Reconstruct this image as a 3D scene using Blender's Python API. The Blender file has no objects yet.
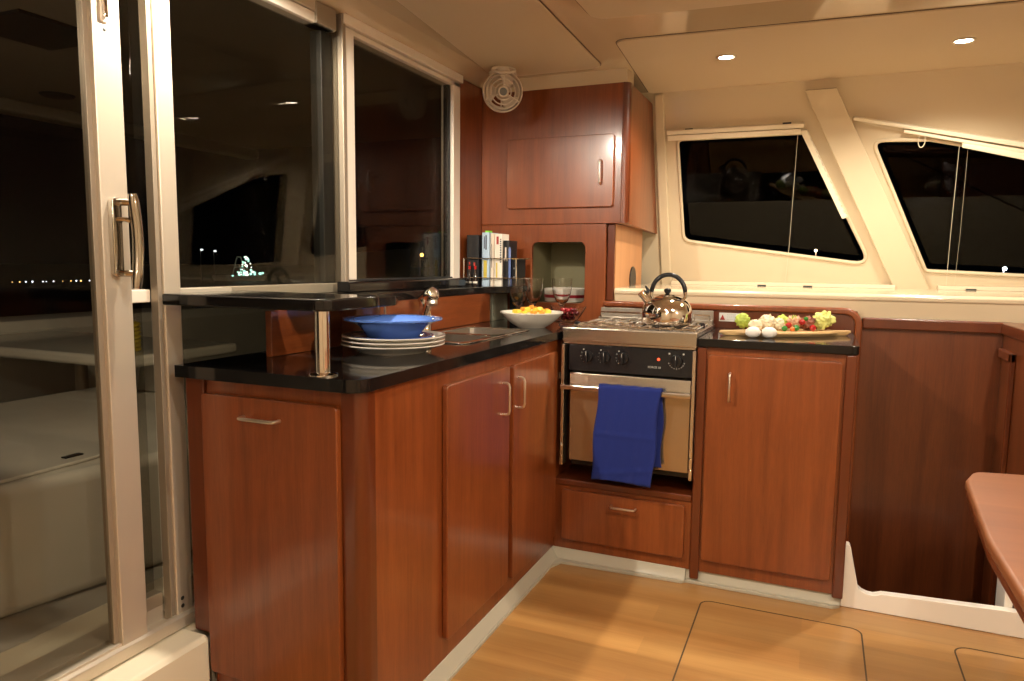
import bpy, bmesh, math, random
from math import sin, cos, pi, radians
from mathutils import Vector, Matrix, noise

random.seed(7)
scene = bpy.context.scene
COL = scene.collection
MAT = {}

# ------------------------------------------------------------------ materials
def new_mat(name):
    m = bpy.data.materials.new(name); m.use_nodes = True
    nt = m.node_tree; nt.nodes.clear()
    out = nt.nodes.new('ShaderNodeOutputMaterial')
    return m, nt, out

def N(nt, kind, **kw):
    n = nt.nodes.new(kind)
    for k, v in kw.items():
        if k in n.inputs: n.inputs[k].default_value = v
        else: setattr(n, k, v)
    return n

def pbr(name, col, rough=.5, metal=0., coat=0., coat_rough=.1, bump=0., bscale=60., spec=.5, var=0., vscale=8., trans=0., ior=1.45, sheen=0., emis=None, estr=0., sss=0.):
    m, nt, out = new_mat(name)
    b = N(nt, 'ShaderNodeBsdfPrincipled')
    b.inputs['Base Color'].default_value = (*col, 1)
    b.inputs['Roughness'].default_value = rough
    b.inputs['Metallic'].default_value = metal
    b.inputs['Coat Weight'].default_value = coat
    b.inputs['Coat Roughness'].default_value = coat_rough
    b.inputs['Specular IOR Level'].default_value = spec
    b.inputs['Transmission Weight'].default_value = trans
    b.inputs['IOR'].default_value = ior
    b.inputs['Sheen Weight'].default_value = sheen
    b.inputs['Subsurface Weight'].default_value = sss
    if sss: b.inputs['Subsurface Radius'].default_value = (.01, .006, .004)
    if emis:
        b.inputs['Emission Color'].default_value = (*emis, 1)
        b.inputs['Emission Strength'].default_value = estr
    tc = N(nt, 'ShaderNodeTexCoord')
    if var:
        n = N(nt, 'ShaderNodeTexNoise', Scale=vscale, Detail=4.)
        nt.links.new(tc.outputs['Object'], n.inputs['Vector'])
        r = N(nt, 'ShaderNodeMapRange')
        r.inputs['To Min'].default_value = 1 - var; r.inputs['To Max'].default_value = 1 + var
        r.inputs['From Min'].default_value = .3; r.inputs['From Max'].default_value = .7
        nt.links.new(n.outputs['Fac'], r.inputs['Value'])
        mx = N(nt, 'ShaderNodeVectorMath', operation='SCALE')
        mx.inputs[0].default_value = col
        nt.links.new(r.outputs['Result'], mx.inputs['Scale'])
        nt.links.new(mx.outputs['Vector'], b.inputs['Base Color'])
    if bump:
        n = N(nt, 'ShaderNodeTexNoise', Scale=bscale, Detail=3.)
        nt.links.new(tc.outputs['Object'], n.inputs['Vector'])
        bp = N(nt, 'ShaderNodeBump', Strength=bump, Distance=.002)
        nt.links.new(n.outputs['Fac'], bp.inputs['Height'])
        nt.links.new(bp.outputs['Normal'], b.inputs['Normal'])
    nt.links.new(b.outputs[0], out.inputs[0])
    MAT[name] = m
    return m

def wood(name, dark, light, axis='z', rough=.3, coat=.4, fine=.35, coarse=14., planks=None):
    """grain runs along the given axis; colour from stretched noise only"""
    m, nt, out = new_mat(name)
    b = N(nt, 'ShaderNodeBsdfPrincipled')
    geo = N(nt, 'ShaderNodeTexCoord')
    st = {'x': (.05, 1, 1), 'y': (1, .05, 1), 'z': (1, 1, .05)}[axis]
    mp = N(nt, 'ShaderNodeMapping'); mp.inputs['Scale'].default_value = st
    src = geo.outputs['Object']
    nt.links.new(src, mp.inputs['Vector'])
    n1 = N(nt, 'ShaderNodeTexNoise', Scale=coarse, Detail=6., Roughness=.6, Distortion=.6)
    n2 = N(nt, 'ShaderNodeTexNoise', Scale=coarse * 14, Detail=3., Roughness=.7)
    n3 = N(nt, 'ShaderNodeTexNoise', Scale=2.2, Detail=2.)
    for n in (n1, n2): nt.links.new(mp.outputs[0], n.inputs['Vector'])
    nt.links.new(src, n3.inputs['Vector'])
    a = N(nt, 'ShaderNodeMath', operation='MULTIPLY_ADD'); a.inputs[1].default_value = fine
    nt.links.new(n2.outputs['Fac'], a.inputs[0]); nt.links.new(n1.outputs['Fac'], a.inputs[2])
    a2 = N(nt, 'ShaderNodeMath', operation='MULTIPLY_ADD'); a2.inputs[1].default_value = .35
    nt.links.new(n3.outputs['Fac'], a2.inputs[0]); nt.links.new(a.outputs[0], a2.inputs[2])
    last = a2.outputs[0]
    r = N(nt, 'ShaderNodeMapRange')
    lo = .5 * (1 + fine + .35)
    r.inputs['From Min'].default_value = lo - .22; r.inputs['From Max'].default_value = lo + .22
    nt.links.new(last, r.inputs['Value'])
    mx = N(nt, 'ShaderNodeMix', data_type='RGBA')
    mx.inputs[6].default_value = (*dark, 1); mx.inputs[7].default_value = (*light, 1)
    nt.links.new(r.outputs[0], mx.inputs[0])
    colout = mx.outputs[2]
    if planks:
        br = N(nt, 'ShaderNodeTexBrick', Scale=1.)
        br.inputs['Color1'].default_value = (.86, .86, .86, 1); br.inputs['Color2'].default_value = (1.08, 1.05, 1.02, 1)
        br.inputs['Mortar'].default_value = (.9, .88, .85, 1)
        br.inputs['Mortar Size'].default_value = .0005
        br.inputs['Brick Width'].default_value = planks[0]; br.inputs['Row Height'].default_value = planks[1]
        br.offset = .37
        nt.links.new(src, br.inputs['Vector'])
        mm = N(nt, 'ShaderNodeMix', data_type='RGBA'); mm.blend_type = 'MULTIPLY'
        mm.inputs[0].default_value = 1
        nt.links.new(colout, mm.inputs[6]); nt.links.new(br.outputs['Color'], mm.inputs[7])
        colout = mm.outputs[2]
    nt.links.new(colout, b.inputs['Base Color'])
    b.inputs['Roughness'].default_value = rough
    b.inputs['Coat Weight'].default_value = coat
    b.inputs['Coat Roughness'].default_value = .12
    bp = N(nt, 'ShaderNodeBump', Strength=.05, Distance=.001)
    nt.links.new(n2.outputs['Fac'], bp.inputs['Height']); nt.links.new(bp.outputs[0], b.inputs['Normal'])
    nt.links.new(b.outputs[0], out.inputs[0])
    MAT[name] = m

def granite():
    m, nt, out = new_mat('granite')
    b = N(nt, 'ShaderNodeBsdfPrincipled')
    geo = N(nt, 'ShaderNodeTexCoord')
    v = N(nt, 'ShaderNodeTexVoronoi', Scale=420.)
    n = N(nt, 'ShaderNodeTexNoise', Scale=160., Detail=3.)
    nt.links.new(geo.outputs['Object'], v.inputs['Vector']); nt.links.new(geo.outputs['Object'], n.inputs['Vector'])
    r = N(nt, 'ShaderNodeMapRange'); r.inputs['From Min'].default_value = .1; r.inputs['From Max'].default_value = .0
    nt.links.new(v.outputs['Distance'], r.inputs['Value'])
    mu = N(nt, 'ShaderNodeMath', operation='MULTIPLY'); nt.links.new(r.outputs[0], mu.inputs[0]); nt.links.new(n.outputs['Fac'], mu.inputs[1])
    mx = N(nt, 'ShaderNodeMix', data_type='RGBA')
    mx.inputs[6].default_value = (.0075, .0065, .006, 1); mx.inputs[7].default_value = (.14, .12, .1, 1)
    nt.links.new(mu.outputs[0], mx.inputs[0]); nt.links.new(mx.outputs[2], b.inputs['Base Color'])
    b.inputs['Roughness'].default_value = .09
    b.inputs['Specular IOR Level'].default_value = .42
    nt.links.new(b.outputs[0], out.inputs[0]); MAT['granite'] = m

def pane_mat(name, tint, ior=1.4, rough=0.):
    """flat window glass: Fresnel mirror over a tinted clear sheet, same from both faces"""
    m, nt, out = new_mat(name)
    geo = N(nt, 'ShaderNodeNewGeometry')
    io = N(nt, 'ShaderNodeMapRange'); io.inputs['To Min'].default_value = ior; io.inputs['To Max'].default_value = 1 / ior
    nt.links.new(geo.outputs['Backfacing'], io.inputs['Value'])
    fr = N(nt, 'ShaderNodeFresnel'); nt.links.new(io.outputs[0], fr.inputs['IOR'])
    gl = N(nt, 'ShaderNodeBsdfGlossy', Roughness=rough); tr = N(nt, 'ShaderNodeBsdfTransparent')
    tr.inputs['Color'].default_value = (*tint, 1)
    mx = N(nt, 'ShaderNodeMixShader')
    nt.links.new(fr.outputs[0], mx.inputs[0]); nt.links.new(tr.outputs[0], mx.inputs[1]); nt.links.new(gl.outputs[0], mx.inputs[2])
    nt.links.new(mx.outputs[0], out.inputs[0]); MAT[name] = m

def glow(name, col, strength):
    m, nt, out = new_mat(name)
    e = N(nt, 'ShaderNodeEmission', Strength=strength); e.inputs['Color'].default_value = (*col, 1)
    nt.links.new(e.outputs[0], out.inputs[0]); MAT[name] = m

def brushed(name, col, rough, axis='x', amt=.15):
    m, nt, out = new_mat(name)
    b = N(nt, 'ShaderNodeBsdfPrincipled', Metallic=1.)
    b.inputs['Base Color'].default_value = (*col, 1)
    tc = N(nt, 'ShaderNodeTexCoord'); mp = N(nt, 'ShaderNodeMapping')
    mp.inputs['Scale'].default_value = {'x': (2, 300, 300), 'y': (300, 2, 300), 'z': (300, 300, 2)}[axis]
    n = N(nt, 'ShaderNodeTexNoise', Scale=1., Detail=2.)
    nt.links.new(tc.outputs['Object'], mp.inputs[0]); nt.links.new(mp.outputs[0], n.inputs['Vector'])
    r = N(nt, 'ShaderNodeMapRange'); r.inputs['To Min'].default_value = rough - amt / 2; r.inputs['To Max'].default_value = rough + amt / 2
    nt.links.new(n.outputs['Fac'], r.inputs['Value']); nt.links.new(r.outputs[0], b.inputs['Roughness'])
    nt.links.new(b.outputs[0], out.inputs[0]); MAT[name] = m

wood('cherry', (.145, .031, .0065), (.245, .061, .014), 'z', .30, .35, fine=.5, coarse=24.)
wood('cherry_x', (.145, .031, .0065), (.245, .061, .014), 'y', .30, .35, fine=.5, coarse=24.)
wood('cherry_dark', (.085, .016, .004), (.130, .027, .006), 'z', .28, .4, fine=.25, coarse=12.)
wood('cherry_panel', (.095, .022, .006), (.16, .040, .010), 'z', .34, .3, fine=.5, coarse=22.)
wood('cherry_pale', (.46, .20, .075), (.58, .27, .11), 'z', .4, .2, fine=.2, coarse=9.)
wood('table_wood', (.19, .064, .022), (.27, .096, .034), 'x', .42, .15, fine=.2, coarse=9.)
wood('floor_wood', (.36, .165, .045), (.56, .31, .10), 'x', .32, .25, fine=.22, coarse=7., planks=(1.3, .12))
wood('board_wood', (.50, .30, .12), (.66, .44, .2), 'x', .5, .1, fine=.3, coarse=16.)
granite()
pane_mat('pane', (.80, .79, .76), 1.24)
pane_mat('pane_dark', (.10, .105, .10), 1.27)
pbr('gelcoat', (.60, .49, .33), .17, coat=.5, coat_rough=.06)
pbr('gelcoat_white', (.92, .86, .76), .25, coat=.3)
pbr('ceiling_gel', (.62, .48, .31), .16, coat=.5, coat_rough=.07)
pbr('headliner', (.60, .47, .31), .42, bump=.1, bscale=300, spec=.3)
pbr('groove', (.10, .06, .03), .8)
pbr('trim_cream', (.46, .42, .32), .3)
pbr('step_cream', (.74, .66, .50), .4)
pbr('alu', (.62, .54, .43), .33, metal=.55)
pbr('alu_dull', (.34, .28, .21), .42, metal=.5)
pbr('alu_white', (.88, .80, .68), .32, metal=.25)
pbr('rubber', (.008, .008, .008), .5)
pbr('rubber_grey', (.022, .022, .021), .5)
pbr('chrome', (.86, .83, .80), .06, metal=1.)
pbr('dark_chrome', (.50, .47, .43), .07, metal=1.)
pbr('satin_nickel', (.80, .74, .66), .28, metal=1.)
brushed('steel', (.60, .54, .46), .24, 'x', .12)
brushed('steel_z', (.70, .62, .52), .28, 'z')
brushed('steel_dull', (.36, .32, .27), .34, 'x', .12)
pbr('steel_smooth', (.72, .68, .62), .14, metal=1.)
pbr('oven_glass', (.46, .35, .22), .22, metal=.85)
pbr('black_plastic', (.010, .010, .011), .28)
pbr('black_enamel', (.012, .012, .013), .16)
pbr('mark_white', (.45, .45, .42), .6)
pbr('led_red', (.6, .02, .01), .4, emis=(1, .08, .02), estr=1.5)
pbr('towel', (.007, .018, .150), .95, sheen=.05, bump=.5, bscale=420)
pbr('porcelain', (.72, .67, .58), .12, coat=.5)
pbr('blue_glaze', (.10, .20, .56), .10, coat=.6, coat_rough=.04)
pbr('blue_glaze_deep', (.035, .07, .28), .10, coat=.6, coat_rough=.04)
pbr('sage', (.20, .175, .09), .6)
pbr('grey_green', (.13, .125, .085), .5)
pbr('red_band', (.28, .01, .02), .3)
pbr('glass', (1, 1, 1), 0., trans=1., ior=1.47)
pbr('cut_glass', (1, 1, 1), 0., trans=1., ior=1.40, bump=.3, bscale=60)
pbr('fan_plastic', (.62, .50, .38), .4)
pbr('fan_hub', (.16, .16, .15), .4)
pbr('blind_cream', (.82, .72, .54), .4)
pbr('cord_cream', (.62, .54, .40), .7)
pbr('cockpit_gel', (.62, .58, .50), .22, coat=.4, coat_rough=.05, var=.03)
pbr('cockpit_gel_dull', (.40, .37, .32), .5)
pbr('rope_yellow', (.55, .42, .04), .8)
pbr('water', (.002, .003, .004), .7)
pbr('egg_shell', (.74, .68, .60), .45)
pbr('cauliflower_flesh', (.74, .64, .44), .75, var=.15, vscale=90, bump=.6, bscale=260)
pbr('lettuce_leaf', (.36, .44, .06), .55, var=.35, vscale=40, bump=.4, bscale=90)
pbr('lettuce_pale', (.58, .58, .17), .55, var=.2, vscale=50, bump=.4, bscale=90)
pbr('salad_pink', (.62, .34, .20), .6, var=.4, vscale=70)
pbr('salad_dark', (.26, .09, .05), .6, var=.4, vscale=70)
pbr('tomato_red', (.36, .010, .010), .15, coat=.5)
pbr('green_skin', (.02, .17, .02), .2, coat=.5)
pbr('orange_skin', (.68, .16, .03), .4)
pbr('fruit_yellow', (.82, .50, .05), .4)
pbr('fruit_orange', (.80, .28, .03), .4)
pbr('fruit_pale', (.80, .70, .38), .4)
pbr('berry', (.10, .006, .008), .2, coat=.4)
pbr('berry_bright', (.30, .015, .02), .2, coat=.4)
pbr('paper', (.75, .68, .56), .8)
pbr('book_blue', (.38, .50, .62), .6)
pbr('book_white', (.72, .66, .56), .6)
pbr('book_cream', (.66, .55, .44), .6)
pbr('book_black', (.012, .011, .012), .35)
pbr('book_tan', (.5, .38, .2), .6)
pbr('ink', (.04, .04, .06), .7)
pbr('ink_red', (.36, .03, .02), .6)
pbr('yellow_print', (.55, .42, .06), .6)
pbr('tab_green', (.2, .62, .06), .6)
pbr('pen_blue', (.12, .18, .4), .3)
pbr('bottle_dark', (.02, .012, .01), .08, coat=.6)
pbr('socket_orange', (.75, .36, .05), .4)
pbr('sticker_white', (.66, .64, .60), .5)
pbr('table_fiddle', (.5, .22, .12), .4)
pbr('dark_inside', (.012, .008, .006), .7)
pbr('hardtop', (.22, .19, .15), .6)
glow('lamp_lens', (1., .86, .66), 26.)
glow('fill_shade_glow', (1., .84, .62), 3.0)
glow('shore_white', (.8, .9, 1.), 2.6)
glow('shore_far_warm', (1., .62, .4), 120.)
glow('shore_far_white', (.75, .85, 1.), 120.)
glow('shore_amber', (1., .62, .2), 2.6)
glow('street_glow', (1., .48, .10), 9.)
glow('ship_glow', (.45, .95, .85), 2.2)
glow('ship_white', (.95, 1., .9), 4.)
pbr('dock_grey', (.3, .26, .22), .9)

# ------------------------------------------------------------------ geometry helpers
class MB:
    def __init__(s): s.bm = bmesh.new()
    def box(s, x0, x1, y0, y1, z0, z1, M=None):
        P = [(x0,y0,z0),(x1,y0,z0),(x1,y1,z0),(x0,y1,z0),(x0,y0,z1),(x1,y0,z1),(x1,y1,z1),(x0,y1,z1)]
        v = [s.bm.verts.new((M @ Vector(p)) if M else p) for p in P]
        for f in ((0,3,2,1),(4,5,6,7),(0,1,5,4),(1,2,6,5),(2,3,7,6),(3,0,4,7)): s.bm.faces.new([v[i] for i in f])
        return s
    def prism(s, pts, axis, a0, a1, holes=(), M=None):
        """outline (2-D) extruded along an axis: x:(y,z) y:(x,z) z:(x,y); holes are cut through"""
        def mk(p, a):
            q = {'x': (a, p[0], p[1]), 'y': (p[0], a, p[1]), 'z': (p[0], p[1], a)}[axis]
            return (M @ Vector(q)) if M else Vector(q)
        loops = [pts] + list(holes)
        tmp = bmesh.new(); edges = []
        for L in loops:
            vs = [tmp.verts.new((p[0], p[1], 0)) for p in L]
            for i in range(len(vs)): edges.append(tmp.edges.new((vs[i], vs[(i + 1) % len(vs)])))
        if holes:
            bmesh.ops.triangle_fill(tmp, use_beauty=True, use_dissolve=False, edges=edges, normal=(0, 0, 1))
            tmp.verts.index_update(); tmp.verts.ensure_lookup_table()
            faces = [[v.index for v in f.verts] for f in tmp.faces]
        else:
            faces = [list(range(len(pts)))]
        flat = [p for L in loops for p in L]
        tmp.free()
        lo = [s.bm.verts.new(mk(p, a0)) for p in flat]; hi = [s.bm.verts.new(mk(p, a1)) for p in flat]
        for f in faces:
            s.bm.faces.new([lo[i] for i in f]); s.bm.faces.new([hi[i] for i in reversed(f)])
        k = 0
        for L in loops:
            n = len(L)
            for i in range(n):
                a, b = k + i, k + (i + 1) % n
                s.bm.faces.new((lo[a], lo[b], hi[b], hi[a]))
            k += n
        return s
    def lathe(s, prof, c=(0, 0, 0), seg=40, M=None, sx=1., sy=1.):
        rings = []
        for r, z in prof:
            if r < 1e-6:
                p = Vector((c[0], c[1], c[2] + z)); rings.append([s.bm.verts.new(M @ p if M else p)])
            else:
                R = []
                for i in range(seg):
                    p = Vector((c[0] + sx * r * cos(2 * pi * i / seg), c[1] + sy * r * sin(2 * pi * i / seg), c[2] + z))
                    R.append(s.bm.verts.new(M @ p if M else p))
                rings.append(R)
        for a, b in zip(rings, rings[1:]):
            if len(a) == 1 and len(b) == 1: continue
            for i in range(seg):
                j = (i + 1) % seg
                if len(a) == 1: s.bm.faces.new((a[0], b[j], b[i]))
                elif len(b) == 1: s.bm.faces.new((a[i], a[j], b[0]))
                else: s.bm.faces.new((a[i], a[j], b[j], b[i]))
        return s
    def tube(s, pts, r, seg=12, closed=False, M=None):
        pts = [Vector(p) for p in pts]; n = len(pts)
        rad = r if isinstance(r, (list, tuple)) else [r] * n
        rings = []; up = None
        for i, p in enumerate(pts):
            if closed: t = pts[(i + 1) % n] - pts[i - 1]
            else: t = pts[min(i + 1, n - 1)] - pts[max(i - 1, 0)]
            t.normalize()
            if up is None:
                up = Vector((0, 0, 1)) if abs(t.z) < .9 else Vector((1, 0, 0))
            side = t.cross(up)
            if side.length < 1e-5: side = t.orthogonal()
            side.normalize(); up = side.cross(t).normalized()
            R = []
            for k in range(seg):
                a = 2 * pi * k / seg
                q = p + (side * cos(a) + up * sin(a)) * rad[i]
                R.append(s.bm.verts.new(M @ q if M else q))
            rings.append(R)
        m = n if closed else n - 1
        for i in range(m):
            A, B = rings[i], rings[(i + 1) % n]
            for k in range(seg):
                s.bm.faces.new((A[k], A[(k + 1) % seg], B[(k + 1) % seg], B[k]))
        if not closed:
            s.bm.faces.new(list(reversed(rings[0]))); s.bm.faces.new(rings[-1])
        return s
    def ball(s, c, r, sc=(1, 1, 1), seg=20, rings=12, disp=0., freq=10., seed=0., M=None, fold=False):
        base = len(s.bm.verts)
        res = bmesh.ops.create_uvsphere(s.bm, u_segments=seg, v_segments=rings, radius=1.)
        for v in res['verts']:
            d = v.co.copy(); k = 1.
            if disp:
                q = d * freq * r + Vector((seed, seed * 1.7, seed * .3))
                nv = abs(noise.noise(q)) * 2 if fold else noise.noise(q) + .5 * noise.noise(q * 2.3)
                k = 1 + disp * nv
            p = Vector((c[0] + d.x * r * sc[0] * k, c[1] + d.y * r * sc[1] * k, c[2] + d.z * r * sc[2] * k))
            v.co = M @ p if M else p
        return s

def arc(cx, cy, r, a0, a1, n=8):
    return [(cx + r * cos(radians(a0 + (a1 - a0) * i / n)), cy + r * sin(radians(a0 + (a1 - a0) * i / n))) for i in range(n + 1)]

def rrect(x0, x1, y0, y1, r, n=6):
    if not isinstance(r, (tuple, list)): r = (r,) * 4      # corners: lower-left, lower-right, upper-right, upper-left
    P = []
    for (cx, cy, a), rr in zip(((x0, y0, 180), (x1, y0, 270), (x1, y1, 0), (x0, y1, 90)), r):
        if rr <= 0: P.append((cx, cy)); continue
        ox = cx + rr if cx == x0 else cx - rr; oy = cy + rr if cy == y0 else cy - rr
        P += arc(ox, oy, rr, a, a + 90, n)
    return P

def rpoly(pts, rads, n=6):
    """round the corners of any simple polygon"""
    out = []; m = len(pts)
    if not isinstance(rads, (tuple, list)): rads = [rads] * m
    for i in range(m):
        p = Vector(pts[i]); a = Vector(pts[i - 1]) - p; b = Vector(pts[(i + 1) % m]) - p; r = rads[i]
        if r <= 0: out.append(tuple(p)); continue
        a.normalize(); b.normalize()
        half = a.angle(b) / 2; d = r / math.tan(half)
        s, e = p + a * d, p + b * d
        for k in range(n + 1):
            t = k / n
            out.append(tuple(s * (1 - t) ** 2 + p * 2 * t * (1 - t) + e * t * t))
    return out

def empty(name, loc=(0, 0, 0), rot=None):
    o = bpy.data.objects.new(name, None); COL.objects.link(o)
    o.location = loc; o.empty_display_size = .05
    if rot: o.rotation_euler = rot
    return o

def thing(name, label, cat, loc=(0, 0, 0), group=None, rot=None):
    o = empty(name, loc, rot); o['label'] = label; o['category'] = cat
    if group: o['group'] = group
    return o

def tag(o, label, cat, group=None, kind=None):
    if label: o['label'] = label
    if cat: o['category'] = cat
    if group: o['group'] = group
    if kind: o['kind'] = kind
    return o

def struct_root(name, loc=(0, 0, 0)):
    o = empty(name, loc); o['kind'] = 'structure'; return o

def obj(name, mb, mat, parent=None, bevel=0., origin=None, local=False, seg=2, angle=35, sub=0, label=None, smooth=True):
    """link the collected shapes as ONE mesh; world coordinates are turned into parent-local ones unless local"""
    bm = mb.bm
    bmesh.ops.remove_doubles(bm, verts=bm.verts, dist=1e-6)
    bmesh.ops.recalc_face_normals(bm, faces=bm.faces)
    off = Vector((0, 0, 0)); q = parent
    while q is not None: off += Vector(q.location); q = q.parent
    if parent is None and origin is None:
        co = [v.co for v in bm.verts]
        origin = (sum((c.x for c in co)) / len(co), sum((c.y for c in co)) / len(co), min(c.z for c in co))
    if origin is not None and parent is None: off = Vector(origin)
    if not local:
        bmesh.ops.translate(bm, verts=bm.verts, vec=-off)
    me = bpy.data.meshes.new(name); bm.to_mesh(me); bm.free()
    mats = mat if isinstance(mat, (list, tuple)) else [mat]
    for k in mats: me.materials.append(MAT[k])
    if smooth:
        for p in me.polygons: p.use_smooth = True
        me.set_sharp_from_angle(angle=radians(angle))
    o = bpy.data.objects.new(name, me); COL.objects.link(o)
    if parent is not None: o.parent = parent
    elif not local: o.location = off
    if bevel:
        b = o.modifiers.new('bevel', 'BEVEL'); b.width = bevel; b.segments = seg; b.limit_method = 'ANGLE'; b.angle_limit = radians(40)
        b.harden_normals = True
    if sub:
        b = o.modifiers.new('sub', 'SUBSURF'); b.levels = sub; b.render_levels = sub
    if label: o['label'] = label
    return o

def struct(name, mb, mat, bevel=0., **kw):
    o = obj(name, mb, mat, None, bevel, **kw); o['kind'] = 'structure'; return o

def copy_thing(root, loc, label=None, group=None, rotz=None):
    r = root.copy(); COL.objects.link(r); r.location = loc
    if rotz is not None: r.rotation_euler = (0, 0, rotz)
    if label: r['label'] = label
    if group: r['group'] = group
    for ch in list(root.children):
        c = ch.copy(); COL.objects.link(c); c.parent = r
        for g in list(ch.children):
            d = g.copy(); COL.objects.link(d); d.parent = c
    return r

def text_mesh(name, body, size, mat, parent, M):
    cu = bpy.data.curves.new(name + '_curve', 'FONT'); cu.body = body; cu.size = size; cu.extrude = .0003
    t = bpy.data.objects.new('tmp_text', cu); COL.objects.link(t)
    dg = bpy.context.evaluated_depsgraph_get()
    me = bpy.data.meshes.new_from_object(t.evaluated_get(dg)); bpy.data.objects.remove(t)
    me.transform(M); me.materials.clear(); me.materials.append(MAT[mat])
    o = bpy.data.objects.new(name, me); COL.objects.link(o); o.parent = parent
    return o

def bar_handle(parent, a, b, out, r=.0045, name='handle', label='satin metal bar handle'):
    """D-shaped bar between two feet a and b standing off along the vector out"""
    a, b, out = Vector(a), Vector(b), Vector(out)
    d = (b - a).normalized(); k = out.length * .55
    pts = [a, a + out * .6, a + out * .88 + d * k * .25, a + out + d * k, b + out - d * k, b + out * .88 - d * k * .25, b + out * .6, b]
    return obj(name, MB().tube(pts, r, 10), 'satin_nickel', parent, label=label)

# ------------------------------------------------------------------ THE SETTING
struct('floor', MB().box(-1.48, 2.3, -1.6, 2.79, -.05, 0), 'floor_wood', origin=(0, 0, 0))
# hatch outlines let into the floor
def ring2d(x0, x1, y0, y1, r, w): return rrect(x0, x1, y0, y1, r), [list(reversed(rrect(x0 + w, x1 - w, y0 + w, y1 - w, r - w)))]
o_, h_ = ring2d(-.348, .192, 1.55, 2.632, .04, .005)
struct('trim_1', MB().prism(o_, 'z', .0002, .0010, h_), 'groove', smooth=False)
o_, h_ = ring2d(.46, 1.2, 1.55, 2.645, .05, .005)
struct('trim_2', MB().prism(o_, 'z', .0002, .0010, h_), 'groove', smooth=False)
# cream kick and floor margin around the cabinets
mb = MB()
mb.prism([(-.990, 1.42), (-.952, 1.42), (-.952, 2.66), (-.93, 2.715), (-.44, 2.735), (-.425, 2.75), (.10, 2.750), (.125, 2.77), (.125, 2.79), (-.990, 2.79)], 'z', 0, .012)
mb.prism([(-1.0, .012), (-.957, .012), (-.972, .03), (-.984, .05), (-1.0, .05)], 'y', 1.42, 2.75)
mb.prism([(2.80, .012), (2.742, .012), (2.757, .03), (2.765, .05), (2.80, .05)], 'x', -.99, -.43)
mb.prism([(2.80, .012), (2.762, .012), (2.770, .03), (2.775, .05), (2.80, .05)], 'x', -.43, .125)
struct('baseboard_galley', mb, 'trim_cream', .002)
# white sill across the passage, with the horn rising beside the cabinet
prof = [(.127, 0.), (2.3, 0.), (2.3, .105), (.63, .087), (.258, .071), (.247, .066), (.232, .061), (.212, .063), (.196, .069), (.182, .080), (.150, .228), (.145, .236), (.136, .238), (.127, .232)]
struct('trim_3', MB().prism(prof, 'y', 2.79, 2.825), 'gelcoat_white', .003)
struct('trim_4', MB().box(.635, .66, 2.825, 2.95, -.4, .30), 'gelcoat_white', .004)
# stair well beyond the sill
struct('trim_5', MB().box(.12, .70, 2.83, 3.35, -.75, -.70), 'floor_wood')

# step under the sliding door
struct('trim_6', MB().prism([(-1.9, 0), (-1.48, 0), (-1.48, .213), (-1.49, .225), (-1.9, .225)], 'y', -1.6, 1.384).box(-1.9, -1.545, 1.384, 2.3, 0, .225), 'step_cream', .006)
# ceiling
struct('ceiling', MB().box(-1.66, 2.4, -1.7, 3.82, 2.12, 2.18), 'ceiling_gel', origin=(0, 0, 2.12))
pa = rpoly([(-1.10, .3), (-.70, .3), (-.932, 3.215), (-1.475, 3.215)], [.03, .03, .06, .08])
pa = rpoly([(-1.16, .3), (-.70, .3), (-.945, 3.215), (-1.475, 3.215)], [.03, .03, .07, .09])
pb = rpoly([(-.80, .3), (1.7, .3), (1.7, 2.75), (-.80, 2.59)], [.05, .05, .05, .07])
pa = rpoly([(-1.16, .3), (-.86, .3), (-.945, 3.215), (-1.475, 3.215)], [.03, .03, .07, .09])
pc = rpoly([(-.795, 2.86), (1.9, 3.02), (1.9, 3.775), (-.86, 3.775)], [.05, .03, .03, .03])
def panel_groove(P, w=.006):
    c = Vector((sum(p[0] for p in P) / len(P), sum(p[1] for p in P) / len(P)))
    out = []
    for i in range(len(P)):
        a, b = Vector(P[i - 1]), Vector(P[(i + 1) % len(P)])
        t = (b - a).normalized(); nrm = Vector((t.y, -t.x))
        out.append(tuple(Vector(P[i]) + nrm * w))
    return out
for k, P in enumerate((pa, pb, pc)):
    r = struct_root('trim_%d' % (7 + k), (P[0][0], P[0][1], 2.112))
    obj('headliner_panel', MB().prism(P, 'z', 2.1135, 2.1205), 'headliner', r, .002)
    obj('seam', MB().prism(panel_groove(P), 'z', 2.1185, 2.1202), 'groove', r, smooth=False)
# cove above the window wall and above the upper cupboard
struct('trim_10', MB().prism([(-1.66, 2.095), (-1.575, 2.10), (-1.52, 2.108), (-1.46, 2.1195), (-1.66, 2.1195)], 'y', -1.6, 3.4), 'ceiling_gel')
struct('trim_11', MB().prism([(3.275, 2.12), (3.285, 2.085), (3.30, 2.066), (3.40, 2.066), (3.40, 2.12)], 'x', -1.58, -.85), 'ceiling_gel')

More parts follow.
